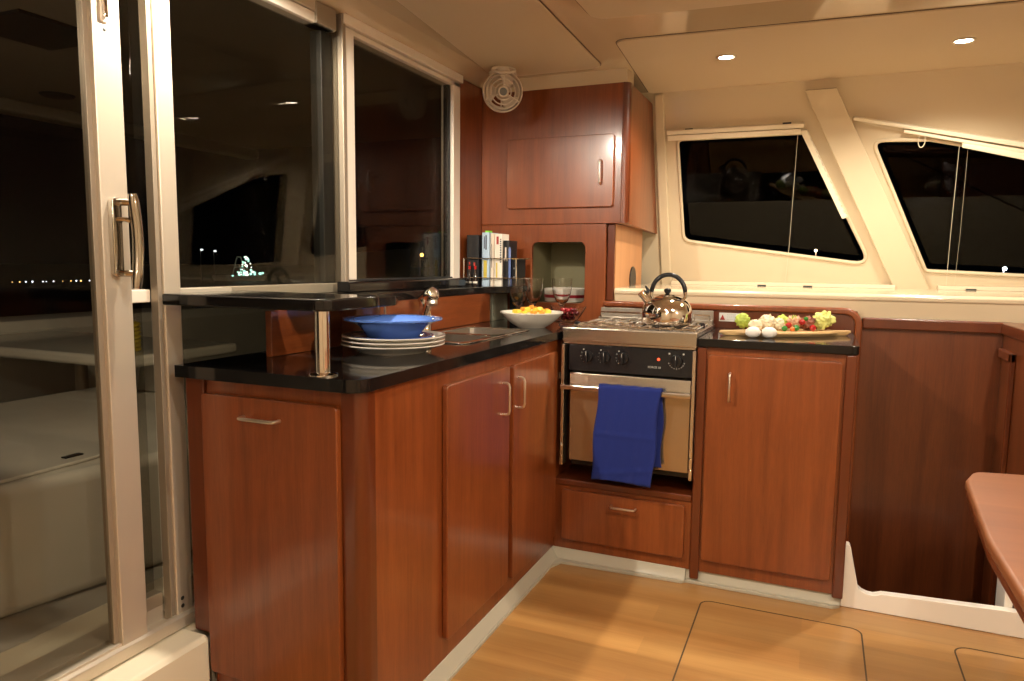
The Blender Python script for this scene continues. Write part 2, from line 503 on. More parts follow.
# hull side wall, leaning inwards to the top
n_ = Vector((0, .97, .3402)).normalized()           # outward normal
HO = Vector((0, 4.12, 1.13)); HV = Vector((0, -.3402, .97)).normalized()
HM = Matrix(((1, HV.x, n_.x, HO.x), (0, HV.y, n_.y, HO.y), (0, HV.z, n_.z, HO.z), (0, 0, 0, 1)))
hv = lambda z: (z - 1.13) / HV.z                     # height in the room -> distance up the wall
def HP(pts): return [(x, hv(z)) for x, z in pts]
w1 = rpoly(HP([(-.724, 1.888), (-.103, 1.886), (.232, 1.248), (-.705, 1.372)]), [.03, .03, .05, .05])
w2 = rpoly(HP([(.190, 1.835), (.43, 1.826), (1.20, 1.655), (1.45, 1.13 + .05), (.475, 1.222)]), [.035, .05, .04, .04, .03])
def grow(P, w):
    return panel_groove(P, w)
hull_out = [(-1.62, -.10), (2.32, -.10), (2.32, hv(2.13)), (-1.62, hv(2.13))]
struct('wall_hull', MB().prism(hull_out, 'z', 0, .03, [w1, w2], M=HM), 'gelcoat', origin=(0, 0, 0))
for k, P in enumerate((w1, w2)):
    wr = struct_root('window_%d' % (3 + k), HM @ Vector((P[0][0], P[0][1], .03)))
    out = list(P)
    g1, g2 = grow(P, -.012), grow(P, -.035)
    # Pane behind the opening with its black border
    obj('pane', MB().prism(grow(P, .03) if sum(1 for _ in P) else P, 'z', .031, .037, M=HM), 'pane_dark', wr)
    loop = [HM @ Vector((p[0], p[1], 0)) for p in P]
    obj('rim', MB().tube(loop, .009, 10, closed=True), 'gelcoat', wr)
# raised pillar between the two windows and end post, bottom roll and top shelf band
pill = rpoly(HP([(-.115, 2.075), (.022, 2.075), (.505, 1.125), (.350, 1.125)]), .004)
struct('trim_12', MB().prism(pill, 'z', -.035, .001, M=HM), 'gelcoat', .012, seg=4)
struct('trim_13', MB().prism(HP([(-.835, 2.11), (-.785, 2.11), (-.775, 1.125), (-.835, 1.125)]), 'z', -.02, .001, M=HM), 'gelcoat', .01, seg=4)
struct('trim_14', MB().prism([(3.60, 2.1195), (3.775, 2.1195), (3.785, 2.085), (3.80, 2.05), (3.86, 2.02), (3.9, 2.1195)][1:], 'x', -.85, 2.3), 'gelcoat', .008, seg=3)
# hull shelf: vertical face, ledge and lip
mb = MB().prism([(3.335, 1.02), (3.33, 1.098), (3.322, 1.102), (3.322, 1.118), (3.332, 1.128), (3.40, 1.130), (4.14, 1.132), (4.16, 1.02)], 'x', -.898, 2.3)
struct('trim_15', mb, 'gelcoat', .004)
# thin moulded fillets low on the hull wall
struct('trim_16', MB().prism([(4.045, 1.132), (4.06, 1.150), (4.12, 1.156), (4.12, 1.132)], 'x', -.77, .345), 'gelcoat', .003)
struct('trim_17', MB().prism([(4.045, 1.132), (4.06, 1.150), (4.12, 1.156), (4.12, 1.132)], 'x', .53, 2.2), 'gelcoat', .003)
# other walls of the saloon (behind and beside the camera)
struct('wall_right', MB().box(2.3, 2.36, -1.66, 4.2, -.05, 2.13), 'gelcoat', origin=(2.3, 0, 0))
struct('wall_back', MB().box(-1.66, 2.36, -1.66, -1.60, -.05, 2.13), 'gelcoat', origin=(0, -1.6, 0))

# ------------------------------------------------------------------ WINDOW WALL (left)
# bottom track
tr = struct_root('trim_18', (-1.6, 0, .225))
obj('track', MB().prism([(-1.70, .225), (-1.575, .225), (-1.565, .232), (-1.565, .262), (-1.573, .268), (-1.585, .268), (-1.59, .256), (-1.615, .256), (-1.62, .275), (-1.70, .275)], 'y', -1.6, 2.12), 'alu', tr, .0015)
# sliding door leaf (its pane spreads towards the camera's left)
d = struct_root('door_1', (-1.585, 1.25, .27))
obj('door_stile', MB().box(-1.602, -1.572, 1.196, 1.270, .256, 2.095), 'alu', d, .003)
obj('door_stile', MB().box(-1.605, -1.585, 1.183, 1.197, .256, 2.095), 'alu_dull', d, .002)
obj('bottom_rail', MB().box(-1.602, -1.575, .1, 1.196, .256, .275), 'alu', d, .002)
obj('pane', MB().box(-1.594, -1.588, .1, 1.186, .27, 2.09), 'pane', d)
# door handle: back plate and bowed grip
h = obj('door_handle', MB().prism(rrect(1.213, 1.240, 1.196, 1.386, .012), 'x', -1.573, -1.556), 'dark_chrome', d, .003, label='polished chrome bow handle of the sliding door')
gp = [(-1.525, 1.244 + .010 * sin(pi * t / 12), 1.168 + .228 * t / 12) for t in range(13)]
obj('grip', MB().tube(gp, [.010] + [.0125] * 11 + [.010], 14), 'dark_chrome', h)
for z in (1.375, 1.205):
    obj('bracket', MB().tube([(-1.562, 1.226, z), (-1.545, 1.232, z), (-1.533, 1.240, z), (-1.527, 1.248, z)], .0085, 10), 'dark_chrome', h)
obj('latch_lever', MB().tube([(-1.56, 1.226, 1.335), (-1.545, 1.236, 1.335), (-1.54, 1.246, 1.332)], .006, 8), 'dark_chrome', h)
for z in (1.378, 1.204):
    obj('screw', MB().ball((-1.559, 1.226, z), .006, (.5, 1, 1), 12, 8), 'satin_nickel', h)
l = obj('lock', MB().prism(rrect(1.217, 1.237, 1.790, 1.870, .006), 'x', -1.573, -1.568), 'alu_white', d, .002)
obj('lock_lever', MB().prism(rrect(1.221, 1.233, 1.80, 1.865, .004), 'x', -1.568, -1.561), 'chrome', l, .003)
obj('lock_hole', MB().ball((-1.572, 1.2275, 1.774), .0045, (.3, 1, 1), 12, 8), 'rubber', d)
# fixed leaf just behind the door and the jamb
w = struct_root('window_1', (-1.62, 1.7, .27))
for a, b in ((1.225, 1.356), (1.424, 2.155)):
    for px_ in (-1.606, -1.640):
        sl = .018; q = lambda y: px_ + sl * (y - 1.75)
        obj('pane', MB().prism([(q(a), a), (q(b), b), (q(b) - .004, b), (q(a) - .004, a)], 'z', .30, 2.04), 'pane', w)
    obj('middle_rail', MB().box(-1.648, -1.612, a, b, 1.128, 1.162), 'alu_white', w, .003)
    obj('bottom_rail', MB().box(-1.65, -1.615, a, b, .256, .335), 'alu', w, .003)
obj('top_rail', MB().box(-1.65, -1.590, 1.30, 2.13, 2.028, 2.062), 'alu_white', w, .003)
obj('top_rail', MB().box(-1.65, -1.585, .1, 2.13, 2.064, 2.100), 'alu', w, .003)
obj('rail_end', MB().box(-1.65, -1.580, 2.02, 2.125, 2.028, 2.098), 'alu_dull', w, .003)
obj('rubber_post', MB().box(-1.665, -1.615, 2.085, 2.145, 1.162, 2.028), 'rubber_grey', w, .004)
obj('jamb', MB().box(-1.612, -1.585, 1.356, 1.370, .256, 2.10), 'alu_dull', w, .002)
obj('jamb', MB().box(-1.615, -1.578, 1.370, 1.424, .256, 2.10), 'alu', w, .004)
for z in (.287, .309):
    obj('screw_hole', MB().ball((-1.578, 1.388, z), .006, (.2, 1, 1), 12, 8), 'rubber', w)
# galley window
g = struct_root('window_2', (-1.6, 2.6, 1.17))
obj('frame_post', MB().box(-1.665, -1.578, 2.155, 2.176, 1.12, 2.100), 'alu_dull', g, .003)
obj('frame_post', MB().box(-1.65, -1.580, 2.176, 2.226, 1.172, 2.062), 'alu_white', g, .003)
obj('frame_post', MB().box(-1.65, -1.584, 2.995, 3.062, 1.130, 2.062), 'alu_white', g, .003)
obj('frame_rail', MB().box(-1.65, -1.584, 2.180, 3.062, 2.044, 2.062), 'alu_white', g, .003)
obj('frame_header', MB().box(-1.65, -1.572, 2.160, 3.070, 2.066, 2.108), 'alu_white', g, .003)
obj('frame_sill', MB().box(-1.65, -1.588, 2.180, 3.062, 1.150, 1.174), 'rubber', g, .003)
obj('gasket', MB().box(-1.63, -1.600, 2.978, 2.997, 1.17, 2.046), 'rubber', g, .003)
obj('pane', MB().box(-1.606, -1.602, 2.22, 3.00, 1.16, 2.05), 'pane', g)
obj('pane', MB().box(-1.640, -1.634, 2.22, 3.00, 1.16, 2.05), 'pane', g)
obj('screw_hole', MB().ball((-1.579, 2.166, 2.075), .006, (.3, 1, 1), 12, 8), 'rubber', g)
# remaining wall: below the galley window and the wooden pier at its end
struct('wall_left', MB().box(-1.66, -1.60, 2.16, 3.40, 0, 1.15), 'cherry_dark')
struct('wall_pier', MB().box(-1.66, -1.588, 3.064, 3.42, 1.0, 2.095), 'cherry', .002)['kind'] = 'structure'
bpy.data.objects['wall_pier'].name = 'wall_window_end'

# ------------------------------------------------------------------ GALLEY JOINERY
def door_panel(name, parent, axis, u0, u1, z0, z1, a0, a1, r=.012, mat='cherry'):
    return obj(name, MB().prism(rrect(u0, u1, z0, z1, r), axis, a0, a1), mat, parent, .004, seg=3)

isl = thing('galley_base_cabinet', 'long cherry wood base cabinet under the sink counter, pull-out door at its end', 'cabinet', (-1.2, 2.1, .012))
outer = [(-1.475, 1.40)] + arc(-1.012, 1.427, .027, 270, 360, 8) + [(-.985, 3.27), (-1.475, 3.27)]
inner = [(-1.455, 1.42), (-1.015, 1.42), (-1.005, 1.43), (-1.005, 3.25), (-1.455, 3.25)]
obj('body', MB().prism(outer, 'z', .05, .932, [inner]), 'cherry', isl, .002)
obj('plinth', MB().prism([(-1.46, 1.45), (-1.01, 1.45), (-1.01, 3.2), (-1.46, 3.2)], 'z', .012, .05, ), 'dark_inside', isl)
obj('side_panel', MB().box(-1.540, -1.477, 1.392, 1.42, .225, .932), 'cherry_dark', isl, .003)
bd = door_panel('pull_out_door', isl, 'y', -1.474, -1.043, .125, .895, 1.378, 1.398, .014)
bar_handle(bd, (-1.328, 1.379, .845), (-1.213, 1.379, .845), (0, -.026, 0))
for (y0, y1, z0, zt, hy) in ((1.792, 2.245, .118, .888, 2.190), (2.280, 2.735, .105, .886, 2.282)):
    dd = door_panel('door', isl, 'x', y0, y1, z0, zt, -.984, -.966, .014)
    hy = 2.185 if y0 < 2 else 2.318
    bar_handle(dd, (-.967, hy, .730), (-.967, hy, .838), (.026, 0, 0))
obj('corner_post', MB().prism([(-1.040, 1.394)] + arc(-1.010, 1.425, .031, 275, 355, 8) + [(-.979, 1.447), (-1.0, 1.447), (-1.0, 1.415), (-1.04, 1.415)], 'z', .05, .932), 'cherry_dark', isl, .001)

# countertop with the sink cut-out
ct_out = [(-1.548, 1.365)] + arc(-1.015, 1.413, .048, 270, 360, 8) + [(-.965, 3.285), (-1.548, 3.285)]
sink_hole = rrect(-1.375, -1.095, 2.155, 2.735, .03)
ct = tag(obj('granite_countertop', MB().prism(ct_out, 'z', .933, .965, [sink_hole]), 'granite', None, .005, seg=3), 'polished black granite countertop around the sink, plates and glasses on it', 'countertop')
# sink
sk = thing('double_sink', 'stainless steel double bowl sink let into the black counter', 'sink', (-1.235, 2.445, .965))
mb = MB()
bow = [rrect(-1.362, -1.108, 2.170, 2.420, .035), rrect(-1.362, -1.108, 2.455, 2.720, .035)]
obj('rim', MB().prism(rrect(-1.385, -1.085, 2.145, 2.745, .035), 'z', .9652, .9700, bow), 'chrome', sk, .002)
for B in bow:
    mb = MB(); bm = mb.bm
    top = [bm.verts.new((x, y, .966)) for x, y in B]
    cx = sum(p[0] for p in B) / len(B); cy = sum(p[1] for p in B) / len(B)
    low = [bm.verts.new((cx + (x - cx) * .93, cy + (y - cy) * .93, .83)) for x, y in B]
    fl = [bm.verts.new((cx + (x - cx) * .80, cy + (y - cy) * .80, .815)) for x, y in B]
    for A, C_ in ((top, low), (low, fl)):
        for i in range(len(B)):
            j = (i + 1) % len(B); bm.faces.new((A[i], A[j], C_[j], C_[i]))
    bm.faces.new(fl)
    o = obj('bowl', mb, 'steel_dull', sk)
    obj('drain', MB().lathe([(0, .001), (.022, .001), (.03, .004), (.032, .001)], (cx, cy, .815), 24), 'chrome', o)
# faucet
fa = thing('kitchen_faucet', 'chrome pull-out kitchen faucet behind the blue bowl', 'faucet', (-1.392, 2.40, .965))
obj('base', MB().lathe([(0, 0), (.027, 0), (.027, .006), (.024, .014), (.023, .06), (.0235, .12), (.020, .134), (0, .139)], (-1.392, 2.40, .965), 28), 'chrome', fa)
obj('lever', MB().tube([(-1.412, 2.40, 1.095), (-1.405, 2.39, 1.106), (-1.38, 2.37, 1.118), (-1.345, 2.34, 1.128)], [.012, .010, .008, .007], 12), 'chrome', fa)
obj('spout', MB().tube([(-1.395, 2.39, 1.03), (-1.375, 2.37, 1.05), (-1.35, 2.345, 1.082), (-1.335, 2.33, 1.10)], [.013, .0125, .012, .014], 14), 'chrome', fa)
obj('spray_head', MB().ball((-1.320, 2.32, 1.118), .030, (1, 1, 1.05), 28, 18), 'chrome', fa)
obj('nozzle', MB().tube([(-1.316, 2.318, 1.100), (-1.312, 2.314, 1.084)], [.022, .020], 20), 'satin_nickel', fa)
obj('hot_mark', MB().ball((-1.387, 2.389, 1.078), .0035, (1, 1, 1), 10, 8), 'led_red', fa)

# splash, ledge, bar top
sp = thing('splash_panel', 'cherry wood splash behind the sink carrying the granite ledge', 'panel', (-1.44, 2.3, .965))
obj('panel', MB().box(-1.452, -1.430, 1.60, 3.075, .9655, 1.0975), 'cherry_x', sp, .002)
obj('end_panel', MB().box(-1.46, -1.425, 3.095, 3.27, .9655, 1.0975), 'grey_green', sp, .002)
cp = MB().prism([(-1.43, 1.93)] + arc(-1.385, 1.985, .055, 270, 430, 14) + [(-1.43, 2.055)], 'z', .9655, 1.0975)
obj('rounded_cover', cp, 'cherry', sp)
obj('edge_rod', MB().tube([(-1.352, 2.062, .966), (-1.352, 2.062, 1.0975)], .004, 8), 'satin_nickel', sp)
led = [(-1.575, 1.66), (-1.27, 1.66)] + [(-1.27, 2.0)] + [(-1.30, 2.06), (-1.36, 2.10), (-1.428, 2.12), (-1.428, 3.0)] + [(-1.395, 3.06), (-1.318, 3.10)] + [(-1.312, 3.285), (-1.575, 3.285)]
led = rpoly(led, [0, 0, .03, .02, .02, .02, .04, .03, .02, 0, 0])
tag(obj('granite_ledge', MB().prism(led, 'z', 1.098, 1.130), 'granite', None, .004, seg=3), 'raised black granite ledge under the galley window, books stand on its end', 'ledge')
tag(obj('granite_upstand', MB().prism([(-1.588, 1.1305), (-1.532, 1.1305), (-1.532, 1.163), (-1.540, 1.168), (-1.588, 1.168)], 'y', 2.115, 3.06), 'granite', None, .003), 'low black granite upstand along the foot of the galley window', 'upstand')
bt = thing('bar_counter', 'small raised black granite bar top on a chrome post', 'counter', (-1.3, 1.5, .965))
bar = [(-1.572, 1.355)] + arc(-1.090, 1.393, .038, 270, 360, 8) + [(-1.052, 1.55)] + arc(-1.087, 1.568, .035, 0, 90, 5) + [(-1.26, 1.603), (-1.572, 1.64)]
obj('top', MB().prism(bar, 'z', 1.122, 1.152), 'granite', bt, .005, seg=3)
obj('post', MB().lathe([(0, 0), (.036, 0), (.036, .003), (.030, .006), (.0175, .008), (.0175, .1565), (0, .1565)], (-1.098, 1.402, .9655), 32), 'chrome', bt)
obj('bracket', MB().box(-1.573, -1.560, 1.45, 1.62, 1.108, 1.1218), 'rubber', bt, .002)

# back panel with the plate niche
nc = thing('plate_cupboard', 'cherry wood cupboard with an open rounded niche holding bowls', 'cupboard', (-1.26, 3.4, .965))
hole = rrect(-1.313, -1.040, 1.050, 1.343, .028)
obj('front_panel', MB().prism([(-1.587, .9655), (-.940, .9655), (-.940, 1.428), (-1.587, 1.428)], 'y', 3.306, 3.328, [hole]), 'cherry', nc, .002)
mb = MB()
for b in ((-1.34, -1.32, 3.329, 3.62, 1.04, 1.36), (-1.02, -1.0, 3.329, 3.62, 1.04, 1.36), (-1.34, -1.0, 3.6, 3.62, 1.04, 1.36), (-1.34, -1.0, 3.329, 3.62, 1.02, 1.046), (-1.34, -1.0, 3.329, 3.62, 1.346, 1.36)): mb.box(*b)
obj('niche', mb, 'sage', nc)
obj('corner_trim', MB().box(-.939, -.903, 3.329, 3.345, 1.068, 1.428), 'cherry_dark', nc, .004)
obj('side_panel', MB().box(-.915, -.900, 3.345, 3.885, 1.005, 1.428), 'cherry_pale', nc, .001)
obj('vent', MB().prism([(3.68 + .062 * cos(t * pi / 16), 1.163 + .066 * sin(t * pi / 16)) for t in range(32)], 'x', -.9005, -.894), 'black_plastic', nc, .002)
# bowls in the niche
def bowl_prof(r, h, foot, t=.005, curve=.55):
    P = [(0, 0), (foot, 0)]
    n = 10
    for i in range(n + 1):
        a = i / n
        P.append((foot + (r - foot) * a ** curve if curve < 1 else foot + (r - foot) * a, .003 + (h - .003) * a))
    P.append((r - t, h))
    for i in range(n, -1, -1):
        a = i / n
        P.append((max(foot - t + (r - foot) * a ** curve, .001), .003 + t + (h - .003 - t) * a * .99))
    P.append((0, .003 + t))
    return P
nb = thing('striped_bowl', 'off-white straight-sided bowl with a dark red band inside the niche', 'bowl', (-1.185, 3.45, 1.0465))
obj('body', MB().lathe([(0, 0), (.098, 0), (.106, .006), (.109, .07), (.104, .07), (.10, .010), (0, .008)], (-1.185, 3.45, 1.0465), 44), 'porcelain', nb)
obj('band', MB().lathe([(.1078, .024), (.1088, .025), (.1096, .038), (.1086, .039)], (-1.185, 3.45, 1.0465), 44), 'red_band', nb)
# socket under the ledge
so = thing('wall_socket', 'black socket box with an orange dot under the end of the ledge', 'socket', (-1.385, 3.29, .975))
obj('plate', MB().prism(rrect(-1.422, -1.350, .975, 1.092, .006), 'y', 3.285, 3.305), 'black_plastic', so, .003)
obj('dot', MB().lathe([(0, 0), (.015, 0), (.015, .003), (0, .004)], (0, 0, 0), 24, M=Matrix.Translation((-1.388, 3.285, 1.045)) @ Matrix.Rotation(pi / 2, 4, 'X')), 'socket_orange', so)

# upper cupboard
uc = thing('upper_cupboard', 'cherry wood upper cupboard with one wide door below the fan', 'cupboard', (-1.2, 3.55, 1.43))
obj('body', MB().box(-1.587, -.872, 3.302, 3.78, 1.430, 2.066), 'cherry', uc, .002)
obj('edge_post', MB().prism(arc(-.872, 3.330, .032, 270, 360, 8) + [(-.840, 3.345), (-.873, 3.345)] + [(-.873, 3.302)], 'z', 1.430, 2.066), 'cherry_dark', uc, .001)
obj('side_panel', MB().prism([(3.345, 1.430), (4.010, 1.408), (3.792, 2.066), (3.345, 2.066)], 'x', -.872, -.846), 'cherry', uc, .002)
ud = door_panel('door', uc, 'y', -1.444, -.905, 1.505, 1.838, 3.286, 3.303, .014)
bar_handle(ud, (-.966, 3.287, 1.612), (-.966, 3.287, 1.718), (0, -.026, 0), .0045)

# stove base with drawer
sb = thing('stove_base_cabinet', 'low cherry wood drawer cabinet under the stove', 'cabinet', (-.69, 3.0, .012))
mb = MB().box(-.984, -.416, 2.766, 3.27, .05, .322)
obj('body', mb, 'cherry', sb, .002)
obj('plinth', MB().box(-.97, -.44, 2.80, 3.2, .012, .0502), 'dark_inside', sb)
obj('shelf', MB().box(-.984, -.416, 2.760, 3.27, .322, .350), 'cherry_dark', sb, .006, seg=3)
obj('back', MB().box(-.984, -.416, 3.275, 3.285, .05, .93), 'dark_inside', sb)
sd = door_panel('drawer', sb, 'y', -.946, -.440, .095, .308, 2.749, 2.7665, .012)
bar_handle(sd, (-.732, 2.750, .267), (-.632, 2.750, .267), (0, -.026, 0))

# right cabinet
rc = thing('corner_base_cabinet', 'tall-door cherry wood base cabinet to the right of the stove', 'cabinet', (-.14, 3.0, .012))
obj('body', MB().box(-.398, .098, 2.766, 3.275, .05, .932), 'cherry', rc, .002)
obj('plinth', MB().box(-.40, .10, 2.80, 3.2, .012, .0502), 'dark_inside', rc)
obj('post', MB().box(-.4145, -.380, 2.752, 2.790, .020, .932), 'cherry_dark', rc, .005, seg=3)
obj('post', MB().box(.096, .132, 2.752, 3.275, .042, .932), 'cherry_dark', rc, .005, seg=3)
rd = door_panel('door', rc, 'y', -.374, .087, .102, .905, 2.750, 2.7665, .014)
bar_handle(rd, (-.291, 2.751, .735), (-.291, 2.751, .840), (0, -.026, 0))
tag(obj('granite_countertop', MB().prism(rrect(-.4145, .138, 2.744, 3.282, (.004, .03, 0, 0)), 'z', .933, .965), 'granite', None, .005, seg=3), 'short black granite countertop right of the stove under the vegetable board', 'countertop')

# fiddle board behind stove and counter with rounded end
fb = thing('backboard', 'cherry wood backboard with rounded bull-nose end behind stove and vegetable board', 'backboard', (-.4, 3.3, -.6))
obj('panel', MB().box(-.938, .148, 3.300, 3.318, .9655, 1.055), 'cherry_dark', fb)
co = [(-.939, 1.067)] + arc(.098, .998, .070, 90, 0, 10) + [(.168, -.60), (.140, -.60)] + arc(.098, .998, .042, 0, 90, 10) + [(-.939, 1.040)]
obj('cap', MB().prism(co, 'y', 3.286, 3.326), 'cherry', fb, .008, seg=3)
# warning sticker
st = thing('warning_sticker', 'small white warning sticker with a red triangle on the backboard', 'sticker', (-.36, 3.3, .99))
obj('sheet', MB().box(-.408, -.312, 3.2985, 3.2998, .992, 1.030), 'sticker_white', st)
obj('triangle', MB().prism([(-.404, .998), (-.382, .998), (-.393, 1.022)], 'y', 3.2975, 3.2986), 'ink_red', st)
mb = MB()
for i in range(4):
    x = -.374
    while x < -.322:
        L = random.uniform(.004, .010); mb.box(x, min(x + L, -.318), 3.2979, 3.2986, 1.0215 - i * .0068, 1.0235 - i * .0068); x += L + .002
obj('fine_print', mb, 'mark_white', st)

# passage bulkhead and its right return
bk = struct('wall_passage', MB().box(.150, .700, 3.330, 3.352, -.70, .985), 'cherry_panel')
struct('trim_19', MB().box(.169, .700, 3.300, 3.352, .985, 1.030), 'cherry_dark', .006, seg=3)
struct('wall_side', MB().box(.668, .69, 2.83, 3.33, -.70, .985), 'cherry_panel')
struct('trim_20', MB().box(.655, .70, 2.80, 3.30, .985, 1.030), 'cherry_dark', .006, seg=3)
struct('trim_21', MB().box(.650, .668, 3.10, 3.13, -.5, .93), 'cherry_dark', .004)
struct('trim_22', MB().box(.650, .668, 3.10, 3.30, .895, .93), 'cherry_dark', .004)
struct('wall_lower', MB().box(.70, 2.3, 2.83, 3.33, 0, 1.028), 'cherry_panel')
struct('wall_under_shelf', MB().box(-.90, 2.3, 3.355, 3.40, -.7, 1.02), 'cherry_dark')
struct('wall_galley_back', MB().box(-1.6, -.94, 3.66, 3.70, 0, 1.43), 'cherry_dark')

# ------------------------------------------------------------------ STOVE
sv = thing('gas_stove', 'stainless three-burner gas stove with oven, black control panel and towel bar', 'stove', (-.68, 3.0, .38))
obj('body', MB().box(-.925, -.437, 2.80, 3.24, .405, .920), 'black_enamel', sv, .003)
obj('top', MB().box(-.955, -.417, 2.752, 3.245, .927, .984), 'steel', sv, .004, seg=3)
obj('lower_lip', MB().box(-.950, -.422, 2.757, 2.80, .918, .927), 'steel', sv, .001)
for x in (-.952, -.4295):
    r_ = obj('side_rail', MB().box(x, x + .013, 2.735, 2.79, .415, .915), 'steel_z', sv, .002)
    for z in (.50, .455): obj('bolt', MB().ball((x + .0065, 2.734, z), .005, (1, .5, 1), 12, 8), 'chrome', r_)
# pivots of the gimbal let into the cabinets' sides
obj('gimbal_bracket', MB().box(-.984, -.952, 2.80, 2.84, .76, .79), 'steel_z', sv, .002)
cpn = obj('control_panel', MB().prism(rrect(-.928, -.420 - .012, .808, .914, .004), 'y', 2.762, 2.80), 'black_enamel', sv, .002)
def knob(x, z, r):
    M = Matrix.Translation((x, 2.762, z)) @ Matrix.Rotation(pi / 2, 4, 'X')
    k = obj('knob', MB().lathe([(0, 0), (r, 0), (r, .006), (r * .92, .010), (0, .012)], seg=28, M=M), 'black_plastic', cpn)
    obj('grip', MB().box(x - .0045, x + .0045, 2.735, 2.752, z - r * .95, z + r * .95), 'black_plastic', k, .002)
    obj('pointer', MB().box(x - .001, x + .001, 2.7343, 2.7352, z + r * .25, z + r * .9), 'mark_white', k)
    return k
for x in (-.848, -.776, -.702): knob(x, .870, .0225)
knob(-.493, .872, .0235)
def dots(L):
    mb = MB()
    for x, z, r in L: mb.box(x - r, x + r, 2.7605, 2.7622, z - r, z + r)
    return mb
for x in (-.848, -.776, -.702):
    for a in (150, 180, 205, 230): obj('dial_mark', dots([(x + .029 * cos(radians(a)), .870 + .029 * sin(radians(a)), .0011)]), 'mark_white', cpn)
    obj('flame_mark', dots([(x - .018, .897, .0024)]), 'mark_white', cpn)
for a in range(200, 350, 18): obj('dial_mark', dots([(-.493 + .031 * cos(radians(a)), .872 + .031 * sin(radians(a)), .0016)]), 'mark_white', cpn)
for x in (-.521, -.467): obj('dial_mark', dots([(x, .899, .003)]), 'mark_white', cpn)
text_mesh('brand_text', 'FORCE 10', .0115, 'mark_white', cpn, Matrix.Translation(Vector((-.603, 2.7612, .838)) - Vector(sv.location)) @ Matrix.Rotation(pi / 2, 4, 'X'))
obj('indicator_lamp', MB().ball((-.562, 2.7615, .874), .0055, (1, .6, 1), 14, 10), 'led_red', cpn)
od = obj('oven_door', MB().box(-.918, -.434, 2.752, 2.795, .438, .742), 'oven_glass', sv, .003)
obj('door_header', MB().prism([(2.750, .742), (2.744, .752), (2.752, .800), (2.795, .800), (2.795, .742)], 'x', -.918, -.434), 'steel', od, .002)
obj('towel_bar', MB().prism(rrect(2.705, 2.722, .735, .757, .006), 'x', -.945, -.428), 'steel', od, .002)
for x in (-.935, -.445): obj('bar_bracket', MB().box(x - .006, x + .006, 2.720, 2.753, .738, .754), 'steel', od, .002)
# hob
cx_ = (-.80, -.56, -.68)
for (bx, by, br) in ((-.815, 2.90, .040), (-.56, 2.94, .045), (-.72, 3.12, .040)):
    b_ = obj('burner', MB().lathe([(0, 0), (br * 1.35, 0), (br * 1.3, .005), (br, .004), (br, .006), (br * .8, .0065), (0, .007)], (bx, by, .984), 28), 'steel_smooth', sv)
    obj('burner_cap', MB().lathe([(0, 0), (br * .62, 0), (br * .6, .003), (0, .004)], (bx, by, .9862), 24), 'black_plastic', b_)
mb = MB()
zt = .9935
for x in [-.90 + i * .0415 for i in range(12)]:
    mb.tube([(x, 2.79, zt - .009), (x, 2.795, zt), (x, 3.17, zt), (x, 3.175, zt - .009)], .0034, 6)
for y in (2.80, 2.98, 3.16): mb.tube([(-.925, y, zt - .004), (-.435, y, zt - .004)], .003, 6)
for x in (-.925, -.435): mb.tube([(x, 2.80, zt - .004), (x, 3.16, zt - .004)], .003, 6)
for x in (-.925, -.435):
    for y in (2.80, 3.16): mb.tube([(x, y, .984), (x, y, zt - .004)], .003, 6)
obj('grate', mb, 'chrome', sv)
obj('splash', MB().prism([(3.20, .984), (3.245, .984), (3.245, 1.040), (3.236, 1.040), (3.234, 1.000), (3.20, .998)], 'x', -.935, -.425), 'steel_dull', sv, .001)
for x0, x1 in ((-.92, -.72), (-.50, -.432)):
    obj('pot_clamp', MB().tube([(x0, 3.19, 1.0), (x0, 3.185, 1.022), (x1, 3.185, 1.022), (x1, 3.19, 1.0)], .004, 8), 'chrome', sv)
for x in (-.93, -.43):
    obj('corner_knob', MB().lathe([(0, 0), (.012, 0), (.012, .014), (.009, .018), (0, .018)], (x + (.012 if x < -.6 else -.012), 2.835 if x < -.6 else 3.03, .984), 18), 'black_plastic', sv)

# towel: one cloth folded over the bar, double layer hanging in front
def cloth(name, x0, x1, zt, zb, yf, parent, lean=-.0, thick=.004, wav=.003, seed=0., skew=0.):
    mb = MB(); bm = mb.bm; nx, nz = 26, 44; G = []
    for j in range(nz + 1):
        t = j / nz; row = []
        for i in range(nx + 1):
            s = i / nx
            x = x0 + (x1 - x0) * s + skew * t + .004 * sin(9 * t + 2 * s + seed)
            z = zt - (zt - zb) * t + (.004 * sin(5 * s + seed) if j == nz else 0)
            y = yf + lean * t + wav * t * sin(7 * s + 3 * t + seed) + .0016 * sin(31 * s + 5 * t)
            for c_ in (.5 + .01 * s, .94 - .10 * s): y -= .0035 * max(0, 1 - abs(t - c_) / .03)
            row.append(bm.verts.new((x, y, z)))
        G.append(row)
    for j in range(nz):
        for i in range(nx): bm.faces.new((G[j][i], G[j][i + 1], G[j + 1][i + 1], G[j + 1][i]))
    return mb
tw = thing('dish_towel', 'deep blue dish towel folded over the oven towel bar', 'towel', (-.67, 2.71, .39))
o = obj('front_layer', cloth('f', -.782, -.538, .764, .388, 2.697, tw, -.010, skew=-.020), 'towel', tw)
s_ = o.modifiers.new('s', 'SOLIDIFY'); s_.thickness = .004
o = obj('back_layer', cloth('b', -.777, -.532, .760, .455, 2.732, tw, -.004, seed=2., skew=.0), 'towel', tw)
s_ = o.modifiers.new('s', 'SOLIDIFY'); s_.thickness = .004
mb = MB(); bm = mb.bm; G = []
for j in range(9):
    a = pi * j / 8
    G.append([bm.verts.new((-.782 + .247 * i / 26, 2.7145 - .0175 * cos(a), .760 + .010 * sin(a) + .0012 * sin(i))) for i in range(27)])
for j in range(8):
    for i in range(26): bm.faces.new((G[j][i], G[j][i + 1], G[j + 1][i + 1], G[j + 1][i]))
